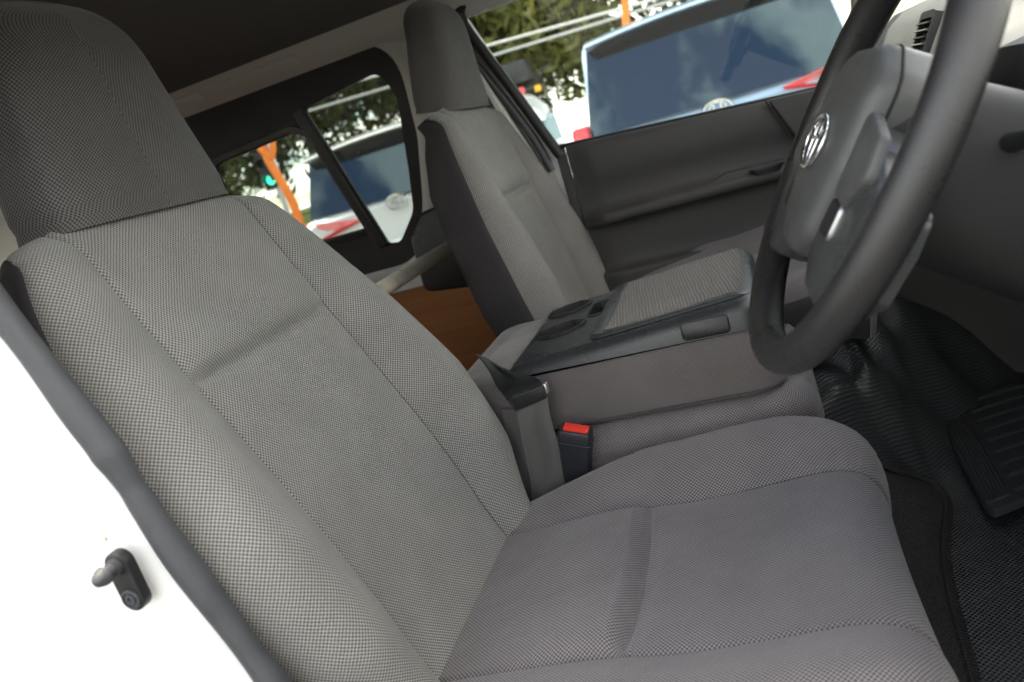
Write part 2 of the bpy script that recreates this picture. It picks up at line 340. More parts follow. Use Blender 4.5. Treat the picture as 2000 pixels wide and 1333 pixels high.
# quarter window opening, in (x, z)
qo = roundpoly([(-2.05, 1.885), (-0.785, 1.905), (-0.815, 1.66), (-0.865, 1.50), (-0.93, 1.345), (-2.05, 1.345)], [.08, .13, .2, .15, .10, .08], 9)
doorx = [(-0.60, 1.93), (-0.455, 1.50), (-0.455, .70)]
outer = [(-3.0, .62), (-0.46, .62), (-0.46, 1.50), (-0.60, 1.925), (-3.0, 1.925)]
for s in (1, -1):
    if s == 1:
        v, f = plate(outer, [qo[::-1]], WT, lambda a, b_, t: (a, wy(b_) + t, b_))
        build('side_wall', v, f, 'inner_paint', van, ang=30)
    else:
        o2 = [(-3.0, .62), (-0.72, .62), (-0.72, 1.50), (-0.80, 1.925), (-3.0, 1.925)]
        v, f = plate(o2, [qo[::-1] + np.array([-.15, 0])], WT, lambda a, b_, t: (a, -wy(b_) - t, b_))
        build('side_wall', v, f, 'inner_paint', van, ang=30)
# quarter window: black frame ring, sliding sash, divider, panes
def inset(p, d):
    p = np.asarray(p); c = (np.roll(p, -1, 0) - np.roll(p, 1, 0)); n_ = np.stack([-c[:, 1], c[:, 0]], 1); n_ /= np.linalg.norm(n_, axis=1)[:, None] + 1e-9
    area = .5 * np.sum(p[:, 0] * np.roll(p[:, 1], -1) - np.roll(p[:, 0], -1) * p[:, 1]); return p + n_ * d * (1 if area > 0 else -1)
qin = roundpoly([(-1.42, 1.752), (-1.45, 1.462), (-1.09, 1.462), (-1.042, 1.462), (-1.100, 1.735), (-1.145, 1.766)], [.035, .03, .03, .03, .04, .04], 7)
qfr = roundpoly([(-1.085, 1.814), (-1.002, 1.402), (-0.965, 1.395), (-0.893, 1.470), (-0.862, 1.582), (-0.820, 1.765), (-0.842, 1.842)], [.012, .012, .05, .08, .1, .06, .045], 7)
qout = inset(qo, -.012)
v, f = plate(qout, [qin, qfr], .012, lambda a, b_, t: (a, wy(b_) - .010 + t, b_))
qw = build('quarter_window', v, f, 'black_rubber', van, ang=30)
# moulded reveal around it
rv = []
for k in range(7):
    a = k / 6; q = inset(qo, -.012 - .040 * a); rv.append([(x, wy(z) - .010 - .006 * math.sin(a * math.pi) + .010 * a, z) for x, z in q])
v, f = rings(rv, False); build('window_reveal', v, f, 'trim_grey', qw, ang=60)
dv = [(-1.100, wy(1.81) - .02, 1.815), (-1.062, wy(1.62) - .022, 1.62), (-1.016, wy(1.41) - .02, 1.400)]
v, f = tube(spline(dv, 12), .013, 10, squash=(1.5, .8)); build('window_divider', v, f, 'black_plastic', qw)
for nm, q in (('sliding_sash', qin),):
    rr = [[(x, wy(z) - .014 + dy_, z) for x, z in inset(q, i_)] for i_, dy_ in ((-.022, .006), (-.020, -.003), (-.004, -.004), (-.001, .01))]
    v, f = rings(rr, False); build(nm, v, f, 'black_plastic', qw)
for q in (qin, qfr):
    v, f = plate(inset(q, -.006), [], .003, lambda a, b_, t: (a, wy(b_) + .004 + t, b_)); build('pane', v, f, 'tint', qw, smooth=False)
# roof rail with embossed pads, roof lining
def rail(s):
    P = []
    for x in np.linspace(-3.0, .26, 40):
        r_ = [(.715, 1.885), (.705, 1.898), (.69, 1.905), (.66, 1.925), (.635, 1.945), (.615, 1.955)]
        P.append([(x, s * y, z) for y, z in r_])
    v, f = grid(P); return build('roof_rail', v, f, 'trim_grey', van, ang=50)
rl = rail(1); rail(-1)
def onrail(a, t, h):   # a along x, t across the rail 0..1
    p0 = np.array([.69, 1.905]); p1 = np.array([.62, 1.953]); p = p0 + (p1 - p0) * t; n_ = np.array([-.566, -.824]); q = p + n_ * h; return (a, q[0], q[1])
for xa, xb in ((-1.62, -1.33), (-1.30, -1.02)):
    v, f = prism(rrect(xa, xb, .22, .74, .03), 0, .0035, lambda a, b_, t: onrail(a, b_, t), .0015); build('rail_pad', v, f, 'trim_grey', rl)
P = []
for x in np.linspace(-3.0, .23, 30):
    P.append([(x, y, 1.951 + .035 * (1 - (y / .66) ** 2) - .0004) for y in np.linspace(-.66, .66, 24)])
v, f = grid(P); v2 = v + np.array([0, 0, .03]); n_ = len(v)
build('roof_lining', *grid(P), 'headliner', van)
P = [[(x, y, 1.99 + .03 * (1 - (y / .8) ** 2) - (.05 if abs(y) > .74 else 0)) for y in (-.80, -.76, -.7, -.5, -.25, 0, .25, .5, .7, .76, .80)] for x in np.linspace(-3.02, .25, 20)]
build('roof_skin', *grid(P), 'white_paint', van)
# rear end, floor, plywood lining
v, f = plate([(-.74, .62), (.74, .62), (.74, 1.96), (-.74, 1.96)], [rrect(-.55, .55, 1.35, 1.82, .06)], .04, lambda a, b_, t: (-3.0 - t, a, b_)); build('tailgate', v, f, 'inner_paint', van, ang=30)
v, f = rbox(-3.0, -.56, -.74, .74, .58, .62, .004); build('cargo_floor', v, f, 'plywood', van)
v, f = rbox(-2.6, -.70, .742, .752, .63, 1.262, .002); pl = build('plywood_lining', v, f, 'plywood', van)
v, f = rbox(-.699, -.683, .735, .752, .75, 1.262, .002); build('lining_edge_strip', v, f, 'bar', pl)
# black plastic cover on the side wall behind the passenger seat
bo = roundpoly([(-.925, 1.245), (-.915, 1.40), (-.86, 1.462), (-.66, 1.475), (-.64, 1.21)], [.03, .03, .04, .02, .03], 5)
v, f = prism(bo, 0, -.035, lambda a, b_, t: (a, .757 + t, b_), .008); bc = build('jack_cover', v, f, 'black_plastic', van, ang=50)
v, f = tube([(-.87, .719, 1.262), (-.80, .719, 1.268), (-.73, .719, 1.275)], .0035, 8); build('cover_rib', v, f, 'black_plastic', bc)
# passenger-side B pillar trim
pt = [(-.672, 1.93), (-.575, 1.50), (-.565, 1.10), (-.50, 1.10), (-.497, 1.48), (-.625, 1.93)]
v, f = prism(pt, 0, -.035, lambda a, b_, t: (a, wy(b_) - .005 + t, b_), .010, 3); pil = build('pillar_trim', v, f, 'trim_grey', van, ang=50)
v, f = tube([(-.563, .71, 1.575), (-.563, .700, 1.575), (-.563, .698, 1.575)], (.012, .012, .008), 14); build('trim_bolt', v, f, 'satin', pil)
v, f = prism(roundpoly([(-.60, 1.70), (-.585, 1.62), (-.560, 1.62), (-.575, 1.70)], .01, 3), 0, -.03, lambda a, b_, t: (a, wy(b_) - .04 + t, b_), .006); build('belt_anchor', v, f, 'black_plastic', pil)
# body-coloured flange beside the door opening
v, f = prism([(-.600, 1.90), (-.478, 1.50), (-.462, 1.30), (-.450, 1.30), (-.452, 1.505), (-.580, 1.90)], 0, .03, lambda a, b_, t: (a, wy(b_) - .012 + t, b_), 0); build('door_flange', v, f, 'white_paint', van, ang=30)

# passenger door: trim panel swept along the door, window with seals
def zs(x): return 1.520 - .070 * (x + .455)       # window sill height along the door
DP = [(.742, .000), (.735, .003), (.724, .001), (.716, -.008), (.712, -.022), (.711, -.050), (.714, -.085), (.722, -.120), (.724, -.145), (.722, -.165), (.714, -.176),
      (.698, -.184), (.686, -.187), (.681, -.192), (.680, -.204), (.684, -.213), (.700, -.219), (.716, -.226), (.722, -.245), (.725, -.28), (.724, -.325), (.716, -.338), (.702, -.342), (.696, -.349), (.695, -.36), (.697, -.42), (.705, -.62), (.715, -.90)]
dp = spline(DP, 70)
def doorpt(x, k):
    y, d = dp[k]; base = 1.520 - .070 * (x + .455) * max(0, 1 + d / .18)
    e = sm(x, -.435, -.36); yy = y + (.735 - y) * (1 - e) * (.75 if d > -.34 else .2)   # the hollow fades out at the rear edge
    return (x, yy, base + d)
xs = np.concatenate([np.linspace(-.427, -.34, 14), np.linspace(-.32, .75, 30)])
v, f = grid([[doorpt(x, k) for k in range(len(dp))] for x in xs])
door = build('passenger_door', v, f, 'door_plastic', van, ang=70); door['label'] = 'charcoal moulded door trim with long armrest ledge'
v, f = grid([[(x, .7385 - .002 * math.cos((x + .443) / .014 * 1.5), doorpt(x, k)[2]) for k in range(0, len(dp))] for x in np.linspace(-.457, -.4295, 6)]); build('door_end_strip', v, f, 'door_plastic', door)
# front corner panel standing a little proud of the trim
cpn = [(.07, 1.487), (.12, 1.37), (.155, 1.335), (.60, 1.30), (.60, 1.452)]
v, f = prism(cpn, 0, -.012, lambda a, b_, t: (a, .707 + t, b_), .006, 3); build('corner_panel', v, f, 'door_plastic', door)
v, f = tube([(.063, .7035, 1.489), (.113, .7035, 1.37), (.148, .7035, 1.333)], .0022, 6); build('panel_gap', v, f, 'black_rubber', door)
# arm ledge insert and pull-handle cup
v, f = prism(roundpoly([(-.30, 1.343), (-.10, 1.349), (-.06, 1.362), (.30, 1.352), (.30, 1.336), (-.28, 1.336)], .008, 4), .738, .690, lambda a, b_, t: (a, t, b_ - .012), .004); build('armrest_insert', v, f, 'door_plastic', door)
a = np.linspace(0, 2 * np.pi, 28, endpoint=False)
v, f = rings([[(.035 + rx * math.cos(t), .684 + ry * math.sin(t), z) for t in a] for rx, ry, z in ((.040, .014, 1.3375), (.040, .014, 1.342), (.034, .010, 1.342), (.030, .008, 1.325))], False)
build('handle_cup', v, f, 'black_plastic', door)
def gy(z): return .748 - .10 * (z - 1.5)
win = roundpoly([(-.452, 1.518), (-.590, 1.905), (-.55, 1.925), (.42, 1.90), (.62, 1.60), (.62, 1.447)], [.006, .05, .04, .05, .05, .01], 7)
v, f = plate(win, [], .004, lambda a, b_, t: (a, gy(b_) + t, b_)); build('window_pane', v, f, 'glass', door, smooth=False)
sp = np.array([(a, gy(b_) - .010, b_) for a, b_ in win[2:36]])
v, f = tube(spline([(-.445, gy(1.50) - .012, 1.50), (-.465, gy(1.56) - .012, 1.555), (-.525, gy(1.72) - .012, 1.72), (-.580, gy(1.87) - .012, 1.868), (-.583, gy(1.90) - .012, 1.903), (-.55, gy(1.925) - .012, 1.923), (-.2, gy(1.92) - .012, 1.918), (.42, gy(1.9) - .012, 1.905)], 60), .0135, 12, squash=(1.0, 1.25)); build('window_channel', v, f, 'black_rubber', door)
v, f = tube(spline([(-.478, gy(1.50) - .012, 1.47), (-.497, gy(1.56) - .014, 1.555), (-.560, gy(1.72) - .014, 1.72), (-.618, gy(1.87) - .014, 1.868), (-.620, gy(1.91) - .014, 1.922), (-.57, gy(1.94) - .014, 1.945), (-.2, gy(1.94) - .014, 1.942), (.42, gy(1.93) - .014, 1.93)], 60), .0095, 12, squash=(1.1, 1.3)); build('door_seal', v, f, 'rubber', door)
v, f = tube([(-.455, .738, zs(-.455) + .003), (.1, .738, zs(.1) + .003), (.62, .738, zs(.62) + .003)], .006, 8); build('sill_seal', v, f, 'black_rubber', door)
v, f = rbox(-.47, .75, .752, .80, .62, 1.44, .01); build('door_skin', v, f, 'white_paint', door)
v, f = tube([(.24, .70, 1.935), (.58, .71, 1.72), (.80, .73, 1.45)], .035, 10); build('front_pillar', v, f, 'trim_grey', van)
v, f = tube([(.24, -.72, 1.92), (.58, -.73, 1.72), (.80, -.75, 1.45)], .035, 10); build('front_pillar', v, f, 'trim_grey', van)

P = [[(x, y, z) for y, z in ((-.700, 1.90), (-.735, 1.845), (-.765, 1.828), (-.795, 1.835), (-.812, 1.87), (-.80, 1.95))] for x in np.linspace(-.75, .26, 20)]
build('door_header', *grid(P), 'white_paint', van, ang=60)
# the open driver door, swung out on its front hinge
HX, HY = .80, -.80; DA = R(68); dd = np.array([-math.cos(DA), -math.sin(DA)]); dn = np.array([-dd[1], dd[0]])
def OD(a_, b_, t): q = np.array([HX, HY]) + dd * a_ + dn * t; return (q[0], q[1], b_)
v, f = plate([(0, .62), (1.15, .62), (1.18, 1.50), (1.25, 1.90), (.55, 1.90), (0, 1.42)], [[(.12, 1.48), (.58, 1.84), (1.17, 1.84), (1.11, 1.50)]], .06, OD); od = build('driver_door', v, f, 'white_paint', van, ang=30)
v, f = plate([(.03, .66), (1.12, .66), (1.13, 1.46), (.03, 1.40)], [], -.02, lambda a_, b_, t: OD(a_, b_, t - .001)); build('door_trim', v, f, 'door_plastic', od, ang=30)
v, f = plate([(.12, 1.48), (.58, 1.84), (1.17, 1.84), (1.11, 1.50)], [], .004, lambda a_, b_, t: OD(a_, b_, t + .03)); build('window_pane', v, f, 'glass', od, smooth=False)
# driver-side B pillar: painted jamb, rubber weather strip, courtesy switch
ws_px = [(-130, 420), (-40, 545), (60, 672), (150, 792), (222, 886), (275, 965), (336, 1056), (420, 1170), (510, 1290), (580, 1385), (680, 1520)]
ws = np.array([onY(a, b_, -.79) for a, b_ in ws_px])
wsp = spline(ws, 90)
edge = ws.copy(); order = np.argsort(edge[:, 2])
def ex(z): return lerp(z, edge[order, 2], edge[order, 0])
P = []
for z in np.linspace(.70, 1.75, 60):
    x0 = ex(z) - .012
    P.append([(x0 - d, -.800 - y, z) for d, y in ((.002, -.008), (.004, -.004), (.010, 0), (.03, .004), (.06, .010), (.12, .024), (.20, .036), (.30, .042), (.6, .046), (2.3, .05))])
v, f = grid(P); jamb = build('door_jamb', v, f, 'white_paint', van, ang=60)
rad = np.full(90, .0135); tt = np.linspace(0, 1, 90)
rad += .0014 * np.exp(-((tt - .40) / .02) ** 2) - .0009 * np.exp(-((tt - .465) / .018) ** 2) + .0012 * np.sin(tt * 23)
v, f = tube(wsp + np.array([0, -.004, 0]), rad, 18); ob = build('weather_strip', v, f, 'rubber', van, ang=80); ob['label'] = 'dark grey rubber weather strip along the door opening'
# inner sill beside the seat
v, f = rbox(-.95, .62, -.775, -.735, .62, .82, .012); build('door_sill', v, f, 'white_paint', van)
v, f = grid([[(ex(z) - .03 + .0, -.785, z), (ex(z) - .06, -.745, z), (ex(z) - .20, -.735, z), (-1.0, -.735, z)] for z in np.linspace(.72, 1.9, 30)]); build('pillar_lining', v, f, 'vinyl_side', van)

def placeS(a, b_, t):   # switch plane on the jamb: a along the plate, b across, t outward (-y)
    c = onY(252, 1131, -.818); d = np.array([.02, 0, -1.0]); d /= np.linalg.norm(d); e = np.array([1., 0, .02])
    p = c + d * a + e * b_; return (p[0], p[1] - t, p[2])
st = [(-.017 + .0125 * math.cos(t), .0125 * math.sin(t)) for t in np.linspace(math.pi / 2, 3 * math.pi / 2, 13)] + [(.017 + .0125 * math.cos(t), .0125 * math.sin(t)) for t in np.linspace(-math.pi / 2, math.pi / 2, 13)]
v, f = prism(st, -.004, .0065, placeS, .0015); sw = build('door_switch', v, f, 'black_plastic', van); sw['label'] = 'black courtesy light switch with pointed plunger'
def lathe(prof, cen, n=22):
    return rings([[placeS(cen[0] + r_ * math.cos(t), cen[1] + r_ * math.sin(t), h) for t in np.linspace(0, 2 * np.pi, n, endpoint=False)] for r_, h in prof])
v, f = lathe([(.008, .005), (.008, .011), (.0062, .0115), (.0058, .020), (.0085, .0205), (.0082, .024), (.0055, .030), (.002, .0325)], (-.017, 0)); build('plunger', v, f, 'rubber', sw)
v, f = lathe([(.0095, .0062), (.0095, .0085), (.0078, .0088), (.0075, .0072), (.0052, .0072), (.005, .0088), (.003, .009), (.0022, .0072)], (.0165, 0)); build('screw', v, f, 'rubber', sw)

chip = onY(203, 1053, -.8225)
v, f = prism(roundpoly([(-.0016, -.002), (.0014, -.003), (.0022, .0005), (.0004, .003), (-.0018, .0018)], .0008, 3), .002, -.0004, lambda a_, b_, t: (chip[0] + a_, chip[1] + t, chip[2] + b_)); build('paint_chip', v, f, 'bar', jamb)
# dashboard, column shroud
DS = [(1.05, 1.50), (.80, 1.585), (.60, 1.60), (.45, 1.595), (.385, 1.585), (.352, 1.560), (.325, 1.51), (.312, 1.478), (.318, 1.470), (.303, 1.462), (.298, 1.42), (.305, 1.36), (.34, 1.27), (.40, 1.16), (.48, 1.05), (.62, .96), (.86, .92)]
ds = np.array(DS)
P = [[(x - .025 * (max(0, y) / .73) ** 3 + .03 * (max(0, -y) / .73) ** 4, y, z - .10 * (1 - sm(y, .06, .24)) * sm(z, 1.28, 1.48)) for x, z in ds] for y in np.linspace(-.74, .72, 40)]
PA = np.array(P); v, f = grid(PA[:, :11]); dash = build('dashboard', v, f, 'dash_plastic_lit', van, ang=45); dash['label'] = 'dark grey moulded dashboard, sky light put in its colour, with slatted air vent'
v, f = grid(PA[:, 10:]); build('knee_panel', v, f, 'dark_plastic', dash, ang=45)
def vent(yc, wd):
    # frame ring on the sloped face, slats across it
    def pl(a, b_, t): # a: y, b: height along face, t: out
        p0 = np.array([.352, 1.562]); p1 = np.array([.300, 1.448]); p = p0 + (p1 - p0) * b_; n_ = np.array([-.91, .415]); q = p + n_ * t; return (q[0], yc + a, q[1])
    o_ = rrect(-wd, wd, -.04, 1.06, .028, 5); i_ = rrect(-wd + .012, wd - .012, .06, .95, .018, 5)
    v, f = plate(o_, [i_], .014, lambda a, b_, t: pl(a, b_, t)); fr = build('vent_frame', v, f, 'black_plastic', dash)
    v, f = prism(rrect(-wd + .004, wd - .004, .02, .99, .02, 4), .001, .003, pl); build('vent_duct', v, f, 'black_rubber', dash)
    for k in range(9):
        c = .13 + k * .092
        v, f = rbox(-1, 1, -1, 1, -1, 1, 0); v = [pl(p[0] * (wd - .012), c + p[1] * .018, .011 + p[2] * .007 + p[1] * .003) for p in v]; build('vent_slat', v, f, 'dash_plastic_lit' if k % 2 else 'dark_plastic', dash)
vent(.305, .055)
v, f = plate([(-.74, .60), (.74, .60), (.74, 1.20), (-.74, 1.20)], [], .03, lambda a_, b_, t: (.86 + t, a_, b_)); build('firewall', v, f, 'headliner', van, smooth=False)
for s_ in (-1, 1):
    v, f = rbox(.56, .88, min(s_ * .735, s_ * .755), max(s_ * .735, s_ * .755), .60, 1.45, .004); build('kick_panel', v, f, 'door_plastic', van)
# instrument hood in front of the driver
P = []
for y in np.linspace(-.72, -.12, 24):
    e = (1 - ((y + .42) / .31) ** 2); e = max(0, e) ** .5
    P.append([(.36, y, 1.36), (.335 - .03 * e, y, 1.385), (.30 - .04 * e, y, 1.44 + .03 * e), (.31 - .04 * e, y, 1.465 + .05 * e), (.38, y, 1.485 + .05 * e), (.52, y, 1.485 + .02 * e)])
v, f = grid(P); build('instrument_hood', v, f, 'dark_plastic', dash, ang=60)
# ------------------------------------------------------------------ steering wheel
WC = np.array([.090, -.52, 1.474]); WA, WY = R(33.0), R(5.05)
wn = np.array([-math.cos(WA) * math.cos(WY), -math.cos(WA) * math.sin(WY), math.sin(WA)])
we = np.cross([0, 0, 1.], wn); we /= np.linalg.norm(we); wd_ = np.cross(wn, we)     # we: across (towards -y is driver's right hand), wd_: up the wheel
if we[1] > 0: we = -we       # we points to the driver's right (outboard)
def W(a, b_, t): return tuple(WC + we * a + wd_ * b_ + wn * t)
wheel = empty('steering_wheel', tuple(WC), 'black steering wheel with chrome oval emblem on its padded hub', 'steering wheel')
RW = .200
th = np.linspace(0, 2 * np.pi, 97)[:-1]; rs = []
for t in th:
    up_ = math.sin(t); c = np.array([RW * math.cos(t), RW * math.sin(t), 0]); er = np.array([math.cos(t), math.sin(t), 0])
    thick = .0178 + .0016 * math.exp(-((abs(math.degrees(math.atan2(math.sin(t), abs(math.cos(t)))) - 35)) / 14) ** 2)
    rs.append([W(*(c + er * (thick * math.cos(q) * .98) + np.array([0, 0, 1]) * (thick * 1.02 * math.sin(q)))) for q in np.linspace(0, 2 * np.pi, 22, endpoint=False)])
rs = np.array(rs); v = rs.reshape(-1, 3); f = gridfaces(96, 22, cj=True, ci=True); build('rim', v, f, 'wheel_rubber', wheel, ang=80)
def blob(outline, levels, place=W):
    """rounded pad: outline scaled about its centre through (scale, height) levels"""
    o_ = np.asarray(outline); c = o_.mean(0); return rings([[place(*(c + (p - c) * s), h) for p in o_] for s, h in levels])
# shroud behind the hub
shr = []
for t_, hw, hh, ox in ((.005, .080, .070, 0), (-.03, .09, .078, 0), (-.10, .10, .082, 0), (-.18, .108, .085, .0), (-.28, .112, .088, .0)):
    shr.append([W(hw * np.sign(math.cos(q)) * abs(math.cos(q)) ** .6, ox + hh * np.sign(math.sin(q)) * abs(math.sin(q)) ** .6, t_) for q in np.linspace(0, 2 * np.pi, 40, endpoint=False)])
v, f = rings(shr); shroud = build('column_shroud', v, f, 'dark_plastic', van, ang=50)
v, f = tube([W(.07, .03, -.085), W(.13, .045, -.09), W(.17, .055, -.09)], (.009, .007, .0065), 12); build('stalk', v, f, 'black_plastic', shroud)
v, f = tube([W(.165, .054, -.09), W(.172, .056, -.09), W(.21, .066, -.09), W(.217, .068, -.09)], (.008, .0125, .0125, .008), 14); build('stalk_knob', v, f, 'black_plastic', shroud)
# hub pad: wide rounded shield
hubo = roundpoly([(-.085, .058), (-.045, .088), (.045, .088), (.085, .058), (.078, -.02), (.055, -.085), (.02, -.105), (-.02, -.105), (-.055, -.085), (-.078, -.02)], .03, 6)
v, f = blob(hubo, [(.97, -.045), (1.0, -.02), (1.0, .004), (.985, .014), (.95, .021), (.86, .027), (.6, .031), (.25, .033)]); hub = build('hub_pad', v, f, 'hub_skin', wheel, ang=60)
hc0 = hubo.mean(0); v, f = tube([W(*(hc0 + (p - hc0) * 1.004), .0045) for p in np.vstack([hubo, hubo[:1]])], .0013, 6, cap=False); build('pad_gap', v, f, 'black_rubber', hub)
# emblem: chrome outer oval with two inner ovals
def oval(cx, cy, rx, ry, tr, h0=.0345, n=40, mt='chrome', nm='emblem', tilt=.0):
    pth = [W(cx + rx * math.cos(t), cy + ry * math.sin(t), h0 + tilt * math.sin(t)) for t in np.linspace(0, 2 * np.pi, n, endpoint=False)]
    pth = np.array(pth); rs_ = []
    for i in range(n):
        T = pth[(i + 1) % n] - pth[i - 1]; T /= np.linalg.norm(T); B = np.cross(wn, T)
        rs_.append([pth[i] + tr * (math.cos(q) * B + .8 * math.sin(q) * wn) for q in np.linspace(0, 2 * np.pi, 8, endpoint=False)])
    v = np.array(rs_).reshape(-1, 3); f = gridfaces(n, 8, cj=True, ci=True); return v, f
EC = -.004
g = oval(0, EC, .0345, .0238, .0030); g = cat_(g, oval(0, EC + .0130, .0215, .0095, .0024)); g = cat_(g, oval(0, EC, .0098, .0218, .0024))
build('emblem', *g, 'chrome', hub, ang=80)
# spokes and trim either side
for s in (-1, 1):
    so_ = roundpoly([(s * .066, .035), (s * .105, .005), (s * .180, -.032), (s * .184, -.06), (s * .170, -.104), (s * .128, -.128), (s * .080, -.122), (s * .045, -.095)], .016, 5)
    v, f = blob(so_, [(.96, -.03), (1.0, -.014), (1.0, .002), (.97, .010), (.9, .014), (.5, .016)]); spk = build('spoke', v, f, 'hub_silver', wheel, ang=60)
    tr = roundpoly([(s * .088, .034), (s * .150, .012), (s * .158, -.02), (s * .120, -.045), (s * .084, -.040)], .012, 5)
    v, f = blob(tr, [(1.0, .012), (1.0, .0185), (.96, .0205), (.6, .0215)]); build('spoke_cover', v, f, 'hub_skin', spk, ang=60)
    sb = roundpoly([(s * .083, -.040), (s * .116, -.046), (s * .112, -.074), (s * .076, -.072)], .008, 5)
    v, f = blob(sb, [(1.10, .010), (1.10, .0165), (1.02, .0185), (.98, .0165)]); build('switch_bezel', v, f, 'satin', spk, ang=60)
    v, f = blob(sb, [(.98, .008), (.98, .0175), (.92, .0195), (.5, .020)]); build('switch_button', v, f, 'black_plastic', spk, ang=60)
# ------------------------------------------------------------------ seats
PW = .160
def half_section(Wd, b_, T, conc, crown, sh=0.0, k1=.95):
    yc = np.r_[np.linspace(0, .13, 9), np.linspace(.136, .152, 4), np.linspace(.154, PW, 5)]
    hc = -conc + conc * (yc / PW) ** 2 + crown * (1 - (yc / PW) ** 4) - .0038 * np.exp(-((yc - PW) / .0038) ** 2)
    d = Wd - PW; t = np.r_[np.linspace(0, .12, 6), np.linspace(.16, 1, 17)]
    e = min(.016, .45 * T)
    B = bez(np.array([PW, 0]), np.array([PW + .36 * d, b_ * k1]), np.array([PW + .90 * d, b_ * (1.22 if k1 > .9 else 1.5)]), np.array([Wd, -e]), t)
    B[:, 1] -= .0030 * np.exp(-((B[:, 0] - PW) / .0038) ** 2)
    B[-1, 0] -= .002; B[-2, 0] -= .0005
    k = min(1, T / .10)
    S = np.array([(Wd - .002, -e), (Wd + .001, -e - .004 * k), (Wd + .001, -e - .02 * k), (Wd - .002, -e - (T - e) * .6), (Wd - .010 * k, -T + .014 * k), (Wd - .020 * k, -T + .004 * k), (Wd - .04, -T), (Wd * .5, -T), (0, -T)])
    out_ = [np.stack([yc, hc], 1), B, S]
    for q in out_: q[:, 1] -= sh * sm(q[:, 0], .085, .20)
    return out_
def seat(name, label, Yc, dx, dz, cdz, tilt, wing=1.0, hscale=1.0):
    tilt = R(tilt); ct, stl = math.cos(tilt), math.sin(tilt)
    def lean(P):   # the backrest set more upright, about its crease
        P = np.array(P, float); x = P[..., 0] - dx + .612; z = P[..., 2] - dz - 1.425
        P[..., 0] = dx - .612 + x * ct + z * stl; P[..., 2] = dz + 1.425 - x * stl + z * ct; return P
    root = empty(name, (-.2 + dx, Yc, .80 + dz), label, 'car seat', None)
    off = np.array([dx, Yc, dz])
    def loft(prof, Wf, bf, Tf, cf, hf, shf=None, near=1.0, k1=.95):
        """prof: (n,2) x,z. returns dict of point grids by region"""
        T = np.gradient(prof, axis=0); T /= np.linalg.norm(T, axis=1)[:, None]
        out_ = {'c': [], 'bl': [], 'br': [], 'sl': [], 'sr': []}
        for i, (x, z) in enumerate(prof):
            n_ = np.array([T[i][1], -T[i][0]])
            c, B, S = half_section(Wf[i], bf[i], Tf[i], cf[i], 0, 0 if shf is None else shf[i], k1)
            B2 = B if near == 1.0 else half_section(Wf[i], bf[i] * near, Tf[i], cf[i], 0, 0, k1)[1]
            full = np.concatenate([c[::-1] * [-1, 1], c[1:]]); full[:, 1] += hf(i, full[:, 0])
            for key, arr in (('c', full), ('bl', B), ('br', B2 * [-1, 1]), ('sl', S), ('sr', S * [-1, 1])):
                out_[key].append([(x + n_[0] * h, y, z + n_[1] * h) for y, h in arr])
        return {k: np.array(q) + off for k, q in out_.items()}
    def part(nm, P, mt, ang=60, u0=0.0):
        v, f = grid(P); uvs = arcuv(P); uvs[:, 0] += u0; return build(nm, v, f, mt, root, uvs, ang)
    # backrest
    key = np.array([(-.425, .94), (-.450, 1.00), (-.470, 1.05), (-.492, 1.12), (-.535, 1.24), (-.580, 1.345), (-.612, 1.42), (-.640, 1.49), (-.668, 1.56), (-.692, 1.615), (-.703, 1.634), (-.707, 1.639), (-.710, 1.641)])
    d = np.r_[0, np.cumsum(np.linalg.norm(np.diff(key, axis=0), axis=1))]
    sC = np.interp(1.425, key[:10, 1], d[:10])
    s = np.unique(np.r_[np.linspace(0, d[-1], 70), np.linspace(sC - .03, sC + .03, 22), np.linspace(d[9], d[-1], 16)])
    prof = cubic(d, key, s); zq = np.interp(s, d, key[:, 1]); sq = s
    zk = [.94, 1.03, 1.12, 1.25, 1.38, 1.46, 1.53, 1.58, 1.61, 1.632, 1.650, 1.656]
    Wf = np.interp(s, [np.interp(z, key[:, 1], d) for z in zk], [.215, .245, .300, .322, .304, .282, .262, .241, .221, .203, .190, .180])
    kern = np.ones(5) / 5; Wf = np.convolve(np.pad(Wf, 2, 'edge'), kern, 'valid')
    Wf = PW + (Wf - PW) * wing
    bf = np.interp(s, [np.interp(z, key[:, 1], d) for z in zk], [.030, .046, .064, .066, .050, .034, .020, .010, .004, .001, 0, 0])
    Tf = np.interp(s, [d[0], d[4], d[7], d[8], d[9], d[-1]], [.10, .125, .115, .09, .062, .045])
    cf = np.interp(s, [d[0], d[3], d[6], d[10], d[-1]], [.004, .010, .008, .004, 0])
    def hb(i, y):
        q = 1 - (np.abs(y) / PW) ** 6; x_ = sq[i] - sC
        sag = .006 * (1 - (y / PW) ** 2)
        return q * (-.016 * np.exp(-((x_ + sag * 0) / .009) ** 2) + .012 * np.exp(-((x_ - .035) / .030) ** 2) + .005 * np.exp(-((x_ + .06) / .05) ** 2))
    G = {k: lean(q) for k, q in loft(prof, Wf, bf, Tf, cf, hb, (.034 * sm(s, d[-1] - .06, d[-1]) ** 1.3)).items()}
    ic = int(np.argmin(abs(sq - sC)))
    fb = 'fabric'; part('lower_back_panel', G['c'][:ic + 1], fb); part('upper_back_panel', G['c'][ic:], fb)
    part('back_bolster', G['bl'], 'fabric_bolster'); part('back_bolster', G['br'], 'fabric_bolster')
    part('back_side_panel', G['sl'], 'vinyl_side'); part('back_side_panel', G['sr'], 'vinyl_side')
    # headrest: front cushion with a seam to its side gussets
    hz = np.r_[np.linspace(1.618, 1.80, 15), np.linspace(1.808, 1.893, 16)]
    P = []; nring = 64
    a = np.linspace(0, 2 * np.pi, nring + 1)
